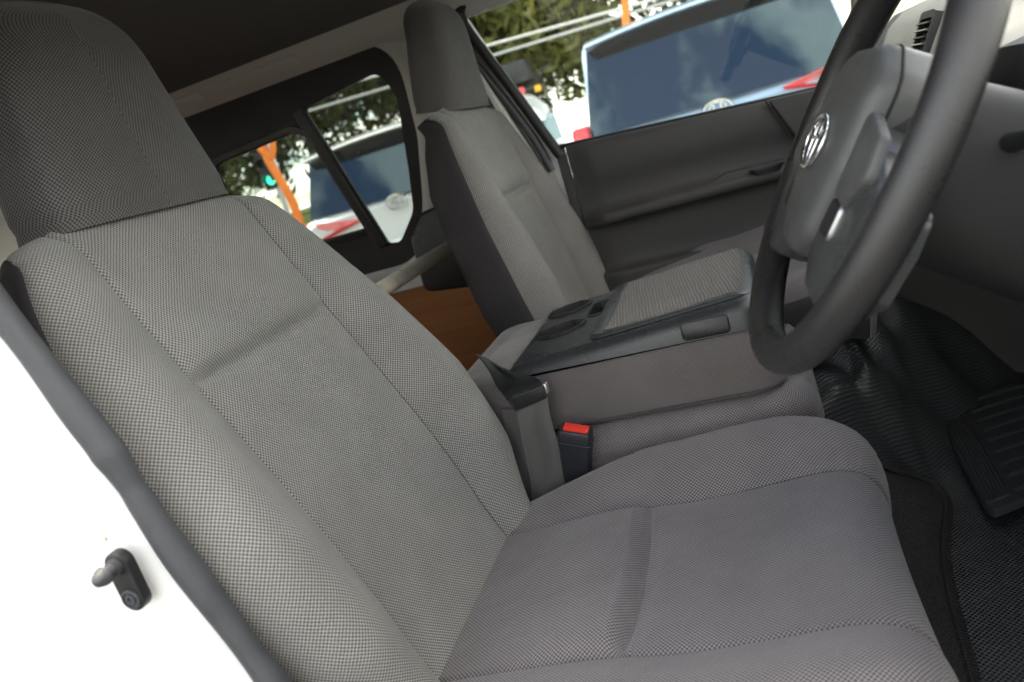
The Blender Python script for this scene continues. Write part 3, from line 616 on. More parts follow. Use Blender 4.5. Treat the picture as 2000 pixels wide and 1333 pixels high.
    for z in hz:
        t = (z - 1.63) / .265; hw = np.interp(z, [1.628, 1.66, 1.72, 1.80, 1.83], [.163, .158, .147, .132, .128]); hd = np.interp(z, [1.628, 1.70, 1.80], [.058, .054, .048])
        cx = np.interp(z, [1.628, 1.72, 1.80, 1.893], [-.742, -.752, -.758, -.770])
        dome = math.sqrt(max(0, 1 - (max(0, z - 1.80) / .0955) ** 2.6)); hw_ = hw * (.10 + .90 * dome ** .8); hd_ = hd * (.10 + .90 * dome)
        ring = []
        for q in a:
            cxx = np.sign(math.cos(q)) * abs(math.cos(q)) ** .52; syy = np.sign(math.sin(q)) * abs(math.sin(q)) ** .52
            # groove where the front meets the gusset
            ang_ = abs(((math.degrees(q) + 180) % 360) - 180); gro = 1 - (.020 if syy < 0 else 0) * math.exp(-((ang_ - 76) / 2.5) ** 2)
            pinch = 1 - .03 * math.exp(-((z - 1.628) / .012) ** 2)
            ring.append((cx + hd_ * cxx * gro * pinch, hw_ * syy * gro * pinch * (.5 + .5 * hscale) + .006, 1.63 + (z - 1.63) * hscale))
        P.append(ring)
    P = lean(np.array(P) + off); uvs = arcuv(P)
    v, f = grid(P); f = list(f) + [tuple((len(hz) - 1) * (nring + 1) + i for i in range(nring))]
    build('headrest', v, f, 'fabric_head_shaded', root, uvs, 60)
    # cushion
    key = np.array([(-.56, 1.0), (-.50, 1.010), (-.44, 1.018), (-.35, 1.026), (-.26, 1.031), (-.233, 1.031), (-.20, 1.029), (-.11, 1.034), (-.03, 1.043), (.02, 1.045), (.05, 1.036), (.068, 1.015), (.076, .985), (.074, .94), (.066, .89)])
    d = np.r_[0, np.cumsum(np.linalg.norm(np.diff(key, axis=0), axis=1))]
    sC = np.interp(-.233, key[:12, 0], d[:12])
    s = np.unique(np.r_[np.linspace(0, d[-1], 70), np.linspace(sC - .022, sC + .022, 34), np.linspace(d[8], d[-1], 24)])
    prof = cubic(d, key, s)[:, :]; prof = prof[::-1] * 1.0; s_ = s[::-1]        # run front to back so that the normal points up
    xq = np.interp(s_, d, np.arange(len(d)))
    ii = lambda ys: np.interp(xq, np.arange(len(d)), ys)
    #        -.56  -.50  -.44  -.35  -.26  -.233 -.20  -.11  -.03  .02   .05   .068  .076  .074 .066
    Wf = ii([.235, .242, .250, .262, .282, .286, .290, .294, .290, .278, .260, .238, .222, .212, .206]); Wf = np.convolve(np.pad(Wf, 2, 'edge'), kern, 'valid')
    bf = ii([.004, .008, .018, .040, .059, .064, .069, .072, .066, .050, .034, .020, .011, .005, .0]); bf = np.convolve(np.pad(bf, 2, 'edge'), kern, 'valid')
    Tf = ii([.12, .12, .12, .12, .12, .12, .12, .12, .12, .10, .09, .08, .07, .06, .06]); cf = ii([.004] * 4 + [.007] * 5 + [.004] * 6)
    def hc_(i, y):
        q = 1 - (np.abs(y) / PW) ** 8; x_ = s_[i] - sC; bow = .008 * ((y / PW) ** 2 - .5)
        x_ = x_ + bow
        rear = .019 * sm(x_, -.19, -.035) * (1 - sm(x_, -.018, .004))
        return q * (rear - .0045 * np.exp(-((x_ - .005) / .0035) ** 2) + .006 * sm(x_, .003, .03) * (1 - sm(x_, .05, .16))) + 0 * y
    G = loft(prof, Wf, bf, Tf, cf, hc_, None, .50, .52)
    if cdz:
        for k in G: G[k] = G[k] + np.array([0, 0, cdz])
    ic = int(np.argmin(abs(s_ - sC - .008)))
    part('front_cushion_panel', G['c'][:ic + 1], 'fabric_seat_shaded'); part('rear_cushion_panel', G['c'][ic:], 'fabric_seat_shaded')
    part('cushion_bolster', G['bl'], 'fabric_seat_shaded'); part('cushion_bolster', G['br'], 'fabric_seat_shaded')
    part('cushion_side_panel', G['sl'], 'vinyl_side'); part('cushion_side_panel', G['sr'], 'vinyl_side')
    # base and recliner cover
    v, f = rbox(-.45, -.08, -.20, .20, .70, .93 + cdz, .015); build('seat_base', np.array(v) + off, f, 'black_plastic', root)
    return root, off
seat('driver_seat', 'grey woven driver seat with one piece headrest, facing the steering wheel', -.460, 0, 0, 0, 0)
pr, po = seat('passenger_seat', 'grey woven passenger seat upright against the van side wall', .498, .097, .036, .080, 11, .74, .86)
v, f = tube(np.array([(-.545, -.275, 1.175), (-.53, -.285, 1.190), (-.50, -.288, 1.190), (-.485, -.285, 1.178)]) + po, .004, 8); build('hinge_bracket', v, f, 'satin', pr)

# ------------------------------------------------------------------ folded centre seat with tray
cs = empty('folded_centre_seat', (-.24, .04, .96), 'folded down centre seat whose back is a black cup holder tray', 'centre seat')
def zt(x): return 1.226 + (x + .43) * .078
def loftbox(levels, mt, nm, parent, x0, x1, y0, y1, r, zfun=None, cap=True):
    rs_ = []
    for ins, z in levels:
        q = rrect(x0 + ins, x1 - ins, y0 + ins, y1 - ins, max(.003, r - ins), 6)
        rs_.append([(a_, b_, (z(a_) if callable(z) else z)) for a_, b_ in q])
    rs_ = np.array(rs_); v, f = rings(rs_, cap)
    n = rs_.shape[1]; per = np.r_[0, np.cumsum(np.linalg.norm(np.diff(rs_[0], axis=0), axis=1))]
    vv = np.cumsum(np.r_[0, np.linalg.norm(np.diff(rs_[:, 0], axis=0), axis=1)])
    uvs = np.array([(per[j], vv[i]) for i in range(rs_.shape[0]) for j in range(n)])
    return build(nm, v, f, mt, parent, uvs, 50)
loftbox([(.010, 1.030), (.0, 1.045), (0, 1.066), (.006, 1.086), (.016, 1.098), (.03, 1.104)], 'fabric_seat_shaded', 'centre_cushion', cs, -.47, .025, -.160, .255, .07)
loftbox([(.004, 1.024), (-.002, 1.032), (-.002, 1.046), (.002, 1.05)], 'fabric_flat', 'cushion_border', cs, -.47, .025, -.160, .255, .07)
loftbox([(.012, 1.106), (.002, 1.112), (0, 1.13), (0, 1.17), (.0015, 1.195), (.008, 1.209), (.022, 1.2115)], 'fabric_flat', 'folded_back', cs, -.555, -.012, -.150, .240, .055)
sl = rrect(-.553, -.014, -.152, .242, .055, 6)
v, f = tube(np.array([(a_, b_, 1.114) for a_, b_ in list(sl) + [sl[0]]]), .0022, 6, cap=False); build('piping', v, f, 'fabric_seat_shaded', cs)
TX0, TX1, TY0, TY1 = -.458, -.028, -.146, .236
ro = lambda ins: rrect(TX0 + ins, TX1 - ins, TY0 + ins, TY1 - ins, .03 - ins * .5, 6)
lv = [(0, lambda x: 1.2105), (.001, lambda x: zt(x) - .020), (.005, lambda x: zt(x) - .010), (.012, lambda x: zt(x) - .003), (.022, lambda x: zt(x))]
rs_ = np.array([[(a_, b_, z(a_)) for a_, b_ in ro(i_)] for i_, z in lv])
# low bevelled lip across the rear of the tray
def drop(x): return .016 * (1 - sm(x, -.458, -.425))
rs_[1:, :, 2] -= np.vectorize(drop)(rs_[1:, :, 0]) * np.linspace(.4, 1, 4)[:, None]
tv, tf = rings(rs_, False)
def cup(cx, cy, rx, ry, n=8):
    return roundpoly([(cx + rx * math.cos(R(22.5 + 45 * k)), cy + ry * math.sin(R(22.5 + 45 * k))) for k in range(n)], .012, 3)
cups = [cup(-.373, .018, .045, .036), cup(-.385, .165, .045, .036)]
slot = roundpoly([(-.330, .060), (-.330, .135), (-.318, .145), (-.300, .145), (-.300, .052), (-.318, .050)], .006, 4)
top = ro(.022)
hv, hf = fillholes(top, cups + [slot])
topz = lambda x: zt(x) - drop(x)
g = cat_((tv, tf), (np.array([(a_, b_, topz(a_)) for a_, b_ in hv]), hf))
tray = build('cup_holder_tray', *g, 'tray_plastic', cs, ang=32)
for q in cups:
    c = q.mean(0); lvl = [(1.09, .0005), (1.08, .0045), (1.0, .0050), (.97, -.002), (.93, -.055), (.80, -.060)]
    rr = [[(c[0] + (p[0] - c[0]) * s_, c[1] + (p[1] - c[1]) * s_, topz(c[0] + (p[0] - c[0]) * s_) + h) for p in q] for s_, h in lvl]
    v, f = rings(rr, False); f = list(f) + [tuple(5 * len(q) + i for i in range(len(q)))]; build('cup_holder', v, f, 'black_rubber', tray, ang=40)
c = slot.mean(0); rr = [[(c[0] + (p[0] - c[0]) * s_, c[1] + (p[1] - c[1]) * s_, topz(c[0] + (p[0] - c[0]) * s_) + h) for p in slot] for s_, h in ((1.08, .0005), (1.08, .003), (1.0, .003), (.97, -.03), (.9, -.03))]
v, f = rings(rr, False); f = list(f) + [tuple(4 * len(slot) + i for i in range(len(slot)))]; build('coin_slot', v, f, 'black_plastic', tray, ang=40)
# lid: smooth frame with a woven mat let into it
LX0, LX1, LY0, LY1 = -.298, -.040, -.118, .226
lz = lambda x: topz(x) + .0055 - .006 * sm(x, -.062, -.040) ** 1.2
lq = lambda i_: rrect(LX0 + i_, LX1 - i_, LY0 + i_, LY1 - i_, .022, 6)
rr = [[(a_, b_, topz(a_) + .0004 - (.012 if a_ > -.05 else 0)) for a_, b_ in lq(0)], [(a_, b_, lz(a_) - .001) for a_, b_ in lq(0)], [(a_, b_, lz(a_) + .0012) for a_, b_ in lq(.004)], [(a_, b_, lz(a_) + .001) for a_, b_ in lq(.010)], [(a_, b_, lz(a_) - .002) for a_, b_ in lq(.012)]]
v, f = rings(rr, False); lid = build('tray_lid', v, f, 'tray_plastic', cs, ang=40)
mp = [];
for x in np.linspace(LX0 + .026 + .0, LX1 - .010, 26):
    mp.append([(x, y, lz(x) + .0012 + .0006 * math.sin(x * 31 + y * 24) + .0005 * math.sin(y * 61)) for y in np.linspace(LY0 + .012, LY1 - .012, 26)])
mp = np.array(mp); v, f = grid(mp); build('woven_mat', v, f, 'mesh', lid, arcuv(mp), 60)
v, f = prism(rrect(LX0 + .003, LX0 + .027, LY0 + .010, LY1 - .010, .008, 4), 0, .004, lambda a_, b_, t: (a_, b_, lz(a_) - .0012 + t), .0015); build('lid_pull', v, f, 'tray_plastic', lid)
# blanking cover on the side
bo = rrect(-.148, -.078, 1.2135, 1.2405, .006, 5)
v, f = prism(bo, TY0 + .003, TY0 - .0005, lambda a_, b_, t: (a_, t + .004 * sm(b_, 1.232, 1.245), b_), .0006); build('blanking_cover', v, f, 'black_plastic', tray)
v, f = tube([(a_, TY0 - .0006 + .004 * sm(b_, 1.232, 1.245), b_) for a_, b_ in np.vstack([bo, bo[:1]])], .0012, 6, cap=False); build('cover_gap', v, f, 'black_rubber', tray)

# ------------------------------------------------------------------ seat belt and buckle between the seats
def ribbon(path, side, wd, th_=.0016, waves=0, nw=13):
    path = np.asarray(path, float); side = np.asarray(side, float); n = len(path); P = []
    T = np.gradient(path, axis=0); T /= np.linalg.norm(T, axis=1)[:, None]
    for i in range(n):
        s_ = side[i] - T[i] * side[i].dot(T[i]); s_ /= np.linalg.norm(s_); N = np.cross(T[i], s_)
        P.append([path[i] + s_ * u * wd + N * waves * math.sin(u * 9 + i * .18) * math.sin(math.pi * i / n) for u in np.linspace(-.5, .5, nw)])
    P = np.array(P); v, f = grid(P); n_ = len(v); uvs = arcuv(P)
    Tn = np.cross(np.gradient(P, axis=0).reshape(-1, 3), np.gradient(P, axis=1).reshape(-1, 3)); Tn /= np.linalg.norm(Tn, axis=1)[:, None] + 1e-9
    v2 = v + Tn * th_; f2 = [tuple(i + n_ for i in reversed(q)) for q in f]; k = P.shape[1]; rim = []
    loop = [j for j in range(k)] + [i * k + k - 1 for i in range(1, n)] + [(n - 1) * k + j for j in range(k - 2, -1, -1)] + [i * k for i in range(n - 2, 0, -1)]
    for a_, b_ in zip(loop, loop[1:] + loop[:1]): rim.append((a_, b_, b_ + n_, a_ + n_))
    return np.concatenate([v, v2]), list(f) + f2 + rim, np.concatenate([uvs, uvs])
belt = empty('seat_belt', (-.42, -.176, 1.0), 'dark grey lap belt webbing hanging beside the driver seat', 'seat belt')
def strap(name, rows, mt, n=34, nw=15, ripple=.002, th_=.0016):
    A = spline([onY(*r[0]) for r in rows], n); B = spline([onY(*r[1]) for r in rows], n); P = []
    for i in range(n):
        P.append([A[i] * (1 - u) + B[i] * u + np.array([0, -1, .3]) * ripple * math.sin(u * 7.5 + i * .16 + .6 * math.sin(i * .3)) * math.sin(math.pi * min(1, (i + 2) / n)) for u in np.linspace(0, 1, nw)])
    P = np.array(P); v, f = grid(P); uvs = arcuv(P); nv = len(v)
    N = np.cross(np.gradient(P, axis=0).reshape(-1, 3), np.gradient(P, axis=1).reshape(-1, 3)); N /= np.linalg.norm(N, axis=1)[:, None] + 1e-9
    if N[:, 1].mean() < 0: N = -N
    k = nw; loop = [q for q in range(k)] + [i * k + k - 1 for i in range(1, n)] + [(n - 1) * k + q for q in range(k - 2, -1, -1)] + [i * k for i in range(n - 2, 0, -1)]
    F = list(f) + [tuple(i + nv for i in reversed(q)) for q in f] + [(a_, b_, b_ + nv, a_ + nv) for a_, b_ in zip(loop, loop[1:] + loop[:1])]
    return build(name, np.concatenate([v, v + N * th_]), F, mt, belt, np.concatenate([uvs, uvs]), 70)
strap('webbing', [((1008, 792, -.200), (1068, 762, -.200)), ((1016, 835, -.203), (1074, 808, -.203)), ((1028, 895, -.198), (1090, 866, -.200)), ((1038, 955, -.194), (1104, 925, -.196)), ((1034, 1010, -.188), (1112, 975, -.190)), ((1030, 1050, -.185), (1112, 1020, -.187))], 'webbing', ripple=.0035)
strap('belt_sleeve', [((930, 690, -.09), (962, 706, -.10)), ((955, 722, -.13), (992, 722, -.135)), ((972, 758, -.175), (1030, 733, -.170)), ((992, 785, -.200), (1058, 748, -.196)), ((1006, 806, -.206), (1069, 776, -.204))], 'black_plastic', ripple=.003, th_=.003)
strap('return_webbing', [((1000, 800, -.165), (1040, 790, -.165)), ((1010, 880, -.168), (1045, 870, -.168)), ((1020, 960, -.17), (1052, 950, -.17)), ((1030, 1020, -.17), (1060, 1010, -.17))], 'webbing', ripple=.001)
kq = [onY(1000, 772, -.197), onY(1064, 748, -.197), onY(1070, 775, -.197), onY(1008, 802, -.197)]
v, f = prism(roundpoly([(p[0], p[2]) for p in kq], .004, 4), -.197, -.206, lambda a_, b_, t: (a_, t, b_), .003); build('belt_keeper', v, f, 'black_plastic', belt)
pk = onY(1064, 757, -.2); v, f = rbox(pk[0] - .004, pk[0] + .004, -.203, -.190, pk[2] - .011, pk[2] + .006, .002); build('keeper_clip', v, f, 'satin', belt)
bp3 = [onY(1000, 800, -.165), onY(1015, 880, -.168), onY(1030, 960, -.17), onY(1040, 1020, -.17)]
v, f, u_ = ribbon(spline(bp3, 24), np.array([(1, -.1, 0)] * 24), .036, waves=.001); build('return_webbing', v, f, 'webbing', belt, u_, 70)
# buckle
bk = empty('belt_buckle', (-.345, -.178, 1.0), 'black seat belt buckle with red release button', 'buckle')
c0 = onY(1128, 945, -.180); c1 = onY(1124, 838, -.205); ax = (c1 - c0); Ln = np.linalg.norm(ax); ax /= Ln
ey = np.array([-.12, -1, -.1]); ey -= ax * ey.dot(ax); ey /= np.linalg.norm(ey); exx = np.cross(ey, ax); exx = exx if exx[0] > 0 else -exx
def K(a_, b_, t): return tuple(c0 + exx * a_ + ey * b_ + ax * t)
rr = []
for t, hw, hd in ((-.02, .019, .010), (.0, .021, .0115), (Ln * .5, .0235, .013), (Ln * .80, .0255, .0140), (Ln - .003, .0255, .0140), (Ln, .0235, .0120)):
    rr.append([K(a_, b_, t) for a_, b_ in rrect(-hw, hw, -hd, hd, .005, 4)])
v, f = rings(rr); build('buckle_body', v, f, 'buckle', bk, ang=40)
rr = [[K(a_ + .001, b_ - .0005, Ln + h) for a_, b_ in rrect(-.0200 + i_, .0200 - i_, -.0088 + i_, .0088 - i_, .0034, 4)] for i_, h in ((0, -.002), (0, .0026), (.002, .0042), (.005, .0044))]
v, f = rings(rr); build('release_button', v, f, 'red', bk, ang=40)
rr = [[K(a_, b_, Ln * .80 + h) for a_, b_ in rrect(-.0262 + i_, .0262 - i_, -.0146 + i_, .0146 - i_, .005, 4)] for i_, h in ((.0006, -.0006), (.0, 0), (.0006, .0006))]
v, f = rings(rr, False); build('mould_line', v, f, 'buckle', bk)
v, f = tube([K(0, 0, -.10), K(0, 0, -.05), K(0, 0, -.01)], .009, 10, squash=(1.5, .6)); build('buckle_stalk', v, f, 'black_rubber', bk)

# ------------------------------------------------------------------ bar behind the seats
bar = tag(build('cargo_bar', *tube([(-.80, y, 1.352) for y in np.linspace(-.733, .741, 24)], .0185, 18), 'bar'), 'rust flecked cream metal bar across the van behind the seats', 'bar')

# ------------------------------------------------------------------ floor
def fz(x, y):   # vinyl: engine cover between the seats falling to the footwell
    q = .80 * x - .45 * (y - .30)
    hump = .70 + .26 * (1 - sm(q, .035, .235)) * sm(y, -.30, .05)
    plat = .70 + .265 * (1 - sm(x, -.05, .045))
    side = max(hump, plat)
    k = sm(y, .0, .14) * (1 - sm(q, .20, .26)) * sm(q, -.06, .04)
    rid = k * (.012 * math.sin(30 * x + 19 * y + 1.2) + .008 * math.sin(16 * x - 44 * y) + .030 * math.exp(-((q - .10 - .3 * (y - .25)) / .018) ** 2) * math.exp(-((y - .22) / .10) ** 2) + .034 * math.exp(-((x - .115 + .2 * (y - .4)) / .020) ** 2) * math.exp(-((y - .42) / .12) ** 2))
    for (lx, ly, lw, la) in ((.075, .36, .055, .055), (.15, .27, .04, .05), (.16, .44, .05, .05)):
        rid += la * sm(y + .25 * (x - lx), ly - .035, ly) * (1 - sm(y, ly + .03, ly + .13)) * math.exp(-((x - lx) / lw) ** 4)
    return side + rid
P = np.array([[(x, y, fz(x, y)) for y in np.linspace(-.72, .70, 110)] for x in np.r_[np.linspace(-.9, -.05, 20), np.linspace(-.04, .30, 80), np.linspace(.32, .85, 14)]])
v, f = grid(P); tag(build('floor', v, f, 'vinyl_floor', None, arcuv(P), 80), None, None, kind='structure')
# carpet mat
def hit(px, py, lift=0.0):   # where the sight line through a pixel meets the floor
    r = ray(px, py) / FPX; t = .5
    for _ in range(400):
        p = CAM + r * t
        if p[2] <= fz(p[0], p[1]) + lift: break
        t += .006
    return CAM + r * t
cpx = spline([(1722, 918), (1760, 926), (1805, 940), (1838, 960), (1852, 992), (1847, 1050), (1851, 1120), (1868, 1200), (1888, 1270), (1905, 1340), (1925, 1420)], 60)
ce = np.array([hit(a_, b_, .010) for a_, b_ in cpx]); ce[1:-1] = (ce[:-2] + ce[1:-1] + ce[2:]) / 3
def mz(x, y): return fz(x, y) + .010
P = []
for (a_, b_), p in zip(cpx, ce):
    row = [p]
    for t in np.linspace(.04, 1, 26): h = p * (1 - t) + np.array([max(.03, p[0] - .14), p[1] - .26, 0]) * t; row.append(np.array([h[0], h[1], mz(h[0], h[1])]))
    P.append(row)
P = np.array(P); v, f = grid(P); cm = build('carpet_mat', v, f, 'carpet', None, None, 80); tag(cm, 'charcoal carpet mat with stitched binding below the driver seat', 'carpet mat')
v, f = tube([(p[0], p[1], mz(p[0], p[1]) + .001) for p in ce], .006, 8, squash=(.7, 1)); bd = build('binding', v, f, 'carpet_edge', cm)
allst = None
cumd = np.r_[0, np.cumsum(np.linalg.norm(np.diff(ce, axis=0), axis=1))]
g = None
for s_ in np.arange(.004, cumd[-1] - .004, .0065):
    p = np.array([np.interp(s_, cumd, ce[:, k]) for k in range(3)]); q = np.array([np.interp(s_ + .003, cumd, ce[:, k]) for k in range(3)]); t_ = q - p; t_ /= np.linalg.norm(t_); nrm = np.array([-t_[1], t_[0], 0])
    z0 = mz(p[0], p[1]); a_ = tube([p * [1, 1, 0] + nrm * .0085 + [0, 0, z0 + .002], p * [1, 1, 0] + t_ * .0015 + [0, 0, z0 + .0068], p * [1, 1, 0] - nrm * .0085 + t_ * .003 + [0, 0, z0 + .002]], .0016, 5)
    g = a_ if g is None else cat_(g, a_)
st_ = build('stitching', *g, 'vinyl_side', cm); st_['kind'] = 'stuff'
# ribbed rubber mat in the far footwell
rm = empty('rubber_mat', (.36, .35, .70), 'black ribbed rubber floor mat in the far footwell', 'rubber mat')
q0, q1, q2, q3 = onZ(1822, 800, .735), onZ(1932, 1005, .735), onZ(2110, 930, .735), onZ(2000, 745, .735)
def Q(a_, b_, t): p = q0 * (1 - a_) * (1 - b_) + q1 * a_ * (1 - b_) + q2 * a_ * b_ + q3 * (1 - a_) * b_; return (p[0], p[1], p[2] + t)
v, f = prism(rrect(0, 1, 0, 1, .06, 5), -.012, .006, Q, .004); 
v = [Q(a_, b_, t) for (a_, b_), t in [((p[0], p[1]), -.012) for p in rrect(0, 1, 0, 1, .08, 5)] + [((p[0], p[1]), .004) for p in rrect(0, 1, 0, 1, .08, 5)]]; n_ = len(v) // 2
f = [tuple(range(n_)), tuple(range(n_, 2 * n_))] + [(i, (i + 1) % n_, n_ + (i + 1) % n_, n_ + i) for i in range(n_)]
build('mat_base', v, f, 'rubber', rm)
for k in range(7):
    b_ = .03 + k * .036; v, f = tube([Q(t, b_, .006) for t in np.linspace(.05, .95, 10)], .0035, 6); build('edge_rib', v, f, 'rubber', rm)
for k in range(9):
    a_ = .07 + k * .108; v, f = tube([Q(a_, t, .006) for t in np.linspace(.34, .95, 8)], .004, 6); build('cross_rib', v, f, 'rubber', rm)

# ------------------------------------------------------------------ cars beyond the windows
def ringbox(y, hw, z0, z1, r, n=5, taper=1.0):
    q = rrect(-1, 1, 0, 1, .001, n)
    q = rrect(-hw, hw, z0, z1, min(r, .46 * (z1 - z0)), n); zc = (z1 - z0)
    return [(p[0] * (1 - (1 - taper) * (p[1] - z0) / zc), y, p[1]) for p in q]
def suv(name, label, x0, y0, zg, zb, zr, hw, lampstyle, paint='suv_white'):
    """parked with its tail towards the van; zb: beltline, zr: roof"""
    root = empty(name, (x0, y0 + 2.2, zg), label, 'car', 'cars parked beside the van')
    T = lambda v: np.asarray(v, float) + np.array([x0, y0, 0])
    tp = .90
    rs = [ringbox(y, w_, zg + .28 + a_, zb - c_, .10) for y, w_, a_, c_ in ((.02, hw - .10, .10, .10), (.0, hw - .05, .02, .04), (.05, hw, 0, .0), (.5, hw + .01, 0, 0), (2.0, hw + .02, 0, .0), (3.2, hw, 0, .02), (4.3, hw - .02, 0, .10), (4.6, hw - .12, .05, .25), (4.7, hw - .25, .1, .35))]
    v, f = rings(rs); build('body', T(v), f, paint, root, ang=40)
    hc = zr - zb + .04
    sl_ = .05 + .22 * hc     # rake of the tailgate glass
    rs = [ringbox(y, hw - .06 - i_, zb - .04, zb - .04 + h, .09, taper=tp) for y, h, i_ in ((.06, .03, .0), (.06 + sl_ * .5, hc * .5, 0), (.06 + sl_ * .92, hc * .93, 0.0), (.06 + sl_ * 1.1, hc, .0), (1.2, hc + .03, 0), (2.2, hc + .02, 0), (2.6, hc * .9, .0), (3.3, hc * .3, 0), (3.55, .03, .02))]
    v, f = rings(rs); build('cabin', T(v), f, paint, root, ang=40)
    # tailgate glass lies just off the raked rear of the cabin
    def gl(a_, b_, t):   # a -1..1 across, b 0..1 up the rake
        w_ = (hw - .06) * (1 - (1 - tp) * b_ * .93) ; z = zb - .01 + (hc - .02) * b_; y = .06 + sl_ * b_ * .93 + .012 + .10 * 0
        bow = .03 * a_ * a_; return (a_ * w_ * .985, y - .055 + bow - t, z)
    o_ = roundpoly([(-.98, .06), (.98, .06), (.92, .90), (-.92, .90)], .08, 5)
    P = np.array([[gl(a_ * (1 - .05 * b_), b_, 0) for a_ in np.linspace(-.99, .99, 24)] for b_ in np.linspace(.035, .97, 10)])
    v, f = grid(P); v2 = v + [0, .02, 0]; g = cat_((v, f), (v2, f)); build('rear_glass', T(v), f, 'suv_glass', root, ang=60)
    # spoiler
    sp_ = []
    for b_, dy_, dz_ in ((0, .10, .0), (0, -.14, .004), (0, -.24, -.020), (0, -.245, -.035), (0, -.20, -.050), (0, .10, -.060)):
        sp_.append([(a_ * (hw - .10) * tp * .98, .06 + sl_ * .95 + dy_ + .06 * a_ * a_, zr + .012 + dz_ - .03 * a_ * a_) for a_ in np.linspace(-1, 1, 20)])
    sp_ = np.array(sp_).transpose(1, 0, 2); v, f = rings(sp_); spo = build('spoiler', T(v), f, paint, root, ang=50)
    P = np.array([[(a_ * (hw - .13) * tp * .96, .06 + sl_ * .95 + dy_ + .06 * a_ * a_, zr - .068 + dz_ - .03 * a_ * a_) for a_ in np.linspace(-1, 1, 20)] for dy_, dz_ in ((-.225, .026), (-.19, .0), (-.10, -.05), (-.03, -.12))]); v, f = grid(P); build('spoiler_shade', T(v), f, 'black_plastic', spo)  # black sheet stands in for the shadow under the spoiler
    # tail lamps
    for s in (-1, 1):
        if lampstyle == 'wedge' or s == 1:
            zl = zb + (.065 if lampstyle != 'wedge' else 0)
            lp = [(s * (hw + .004), zl - .16), (s * (hw - .0), zl - .005), (s * (hw - .18), zl - .03), (s * (hw - .52), zl - .085), (s * (hw - .50), zl - .105), (s * (hw - .20), zl - .165)]
            v, f = prism(roundpoly(lp, .012, 3), .045, -.022, lambda a_, b_, t: (a_, t + .10 * sm(abs(a_), hw - .22, hw), b_), .01); lm = build('tail_lamp', T(v), f, 'lamp_red', root)
        else:
            v, f = rbox(min(s * (hw - .10), s * (hw + .012)), max(s * (hw - .10), s * (hw + .012)), -.015, .16, zb - .20, zb + .10, .025); build('tail_lamp', T(v), f, 'lamp_red', root)
    # bumper, number plate, badge, wheels, side glass
    v, f = rbox(-hw + .03, hw - .03, -.09, .12, zg + .30, zg + .62, .05, 3); build('bumper', T(v), f, 'black_plastic', root)
    v, f = rbox(-.19, .19, -.022, .0, zb - .42, zb - .30, .004); build('number_plate', T(v), f, 'suv_white', root)
    th_ = np.linspace(0, 2 * np.pi, 36, endpoint=False)
    def ov(cx, cz, rx, rz, tr):
        pth = np.array([(cx + rx * math.cos(t), -.018, cz + rz * math.sin(t)) for t in th_]); rs__ = []
        for i in range(36):
            t_ = pth[(i + 1) % 36] - pth[i - 1]; t_ /= np.linalg.norm(t_); B = np.cross([0, 1, 0], t_); rs__.append([pth[i] + tr * (math.cos(q) * B + math.sin(q) * np.array([0, 1, 0])) for q in np.linspace(0, 2 * np.pi, 6, endpoint=False)])
        return np.array(rs__).reshape(-1, 3), gridfaces(36, 6, cj=True, ci=True)
    g = ov(0, zb - .035, .085, .055, .009); g = cat_(g, ov(0, zb - .020, .05, .025, .007)); g = cat_(g, ov(0, zb - .035, .025, .052, .007)); build('badge', T(g[0]), g[1], 'chrome', root)
    for s in (-1, 1):
        P = np.array([[(s * ((hw - .06) * (1 - (1 - tp) * b_) + .004), y + .25 * b_, zb + .02 + (hc - .14) * b_) for y in np.linspace(.42, 2.5, 10)] for b_ in np.linspace(0, 1, 4)]); v, f = grid(P); build('side_glass', T(v), f, 'suv_glass', root)
        for yy in (.95, 3.65):
            rr = [[(s * (hw - .22 + dx_), yy + r_ * math.cos(t), zg + .36 + r_ * math.sin(t)) for t in th_] for dx_, r_ in ((0, .30), (0, .34), (.02, .36), (.20, .36), (.225, .34), (.225, .25))]
            v, f = rings(rr); wl = build('wheel', T(v), f, 'tyre', root)
            rr = [[(s * (hw + dx_), yy + r_ * math.cos(t), zg + .36 + r_ * math.sin(t)) for t in th_] for dx_, r_ in ((.0, .245), (.012, .24), (.0, .08), (.008, .05))]; v, f = rings(rr); build('alloy_rim', T(v), f, 'alloy', wl)
    return root
suv('sky_tinted_suv', 'tall white car, sky reflection tinted into its paint, with dark cloud reflecting rear window, just beyond the passenger door', -.11, 3.9, .14, 1.425, 2.035, .90, 'block', 'suv_sky_tint')
suv('white_wagon', 'white car with wedge shaped red tail lamps beyond the rear side window', -2.47, 4.2, .14, 1.44, 1.93, .86, 'wedge')
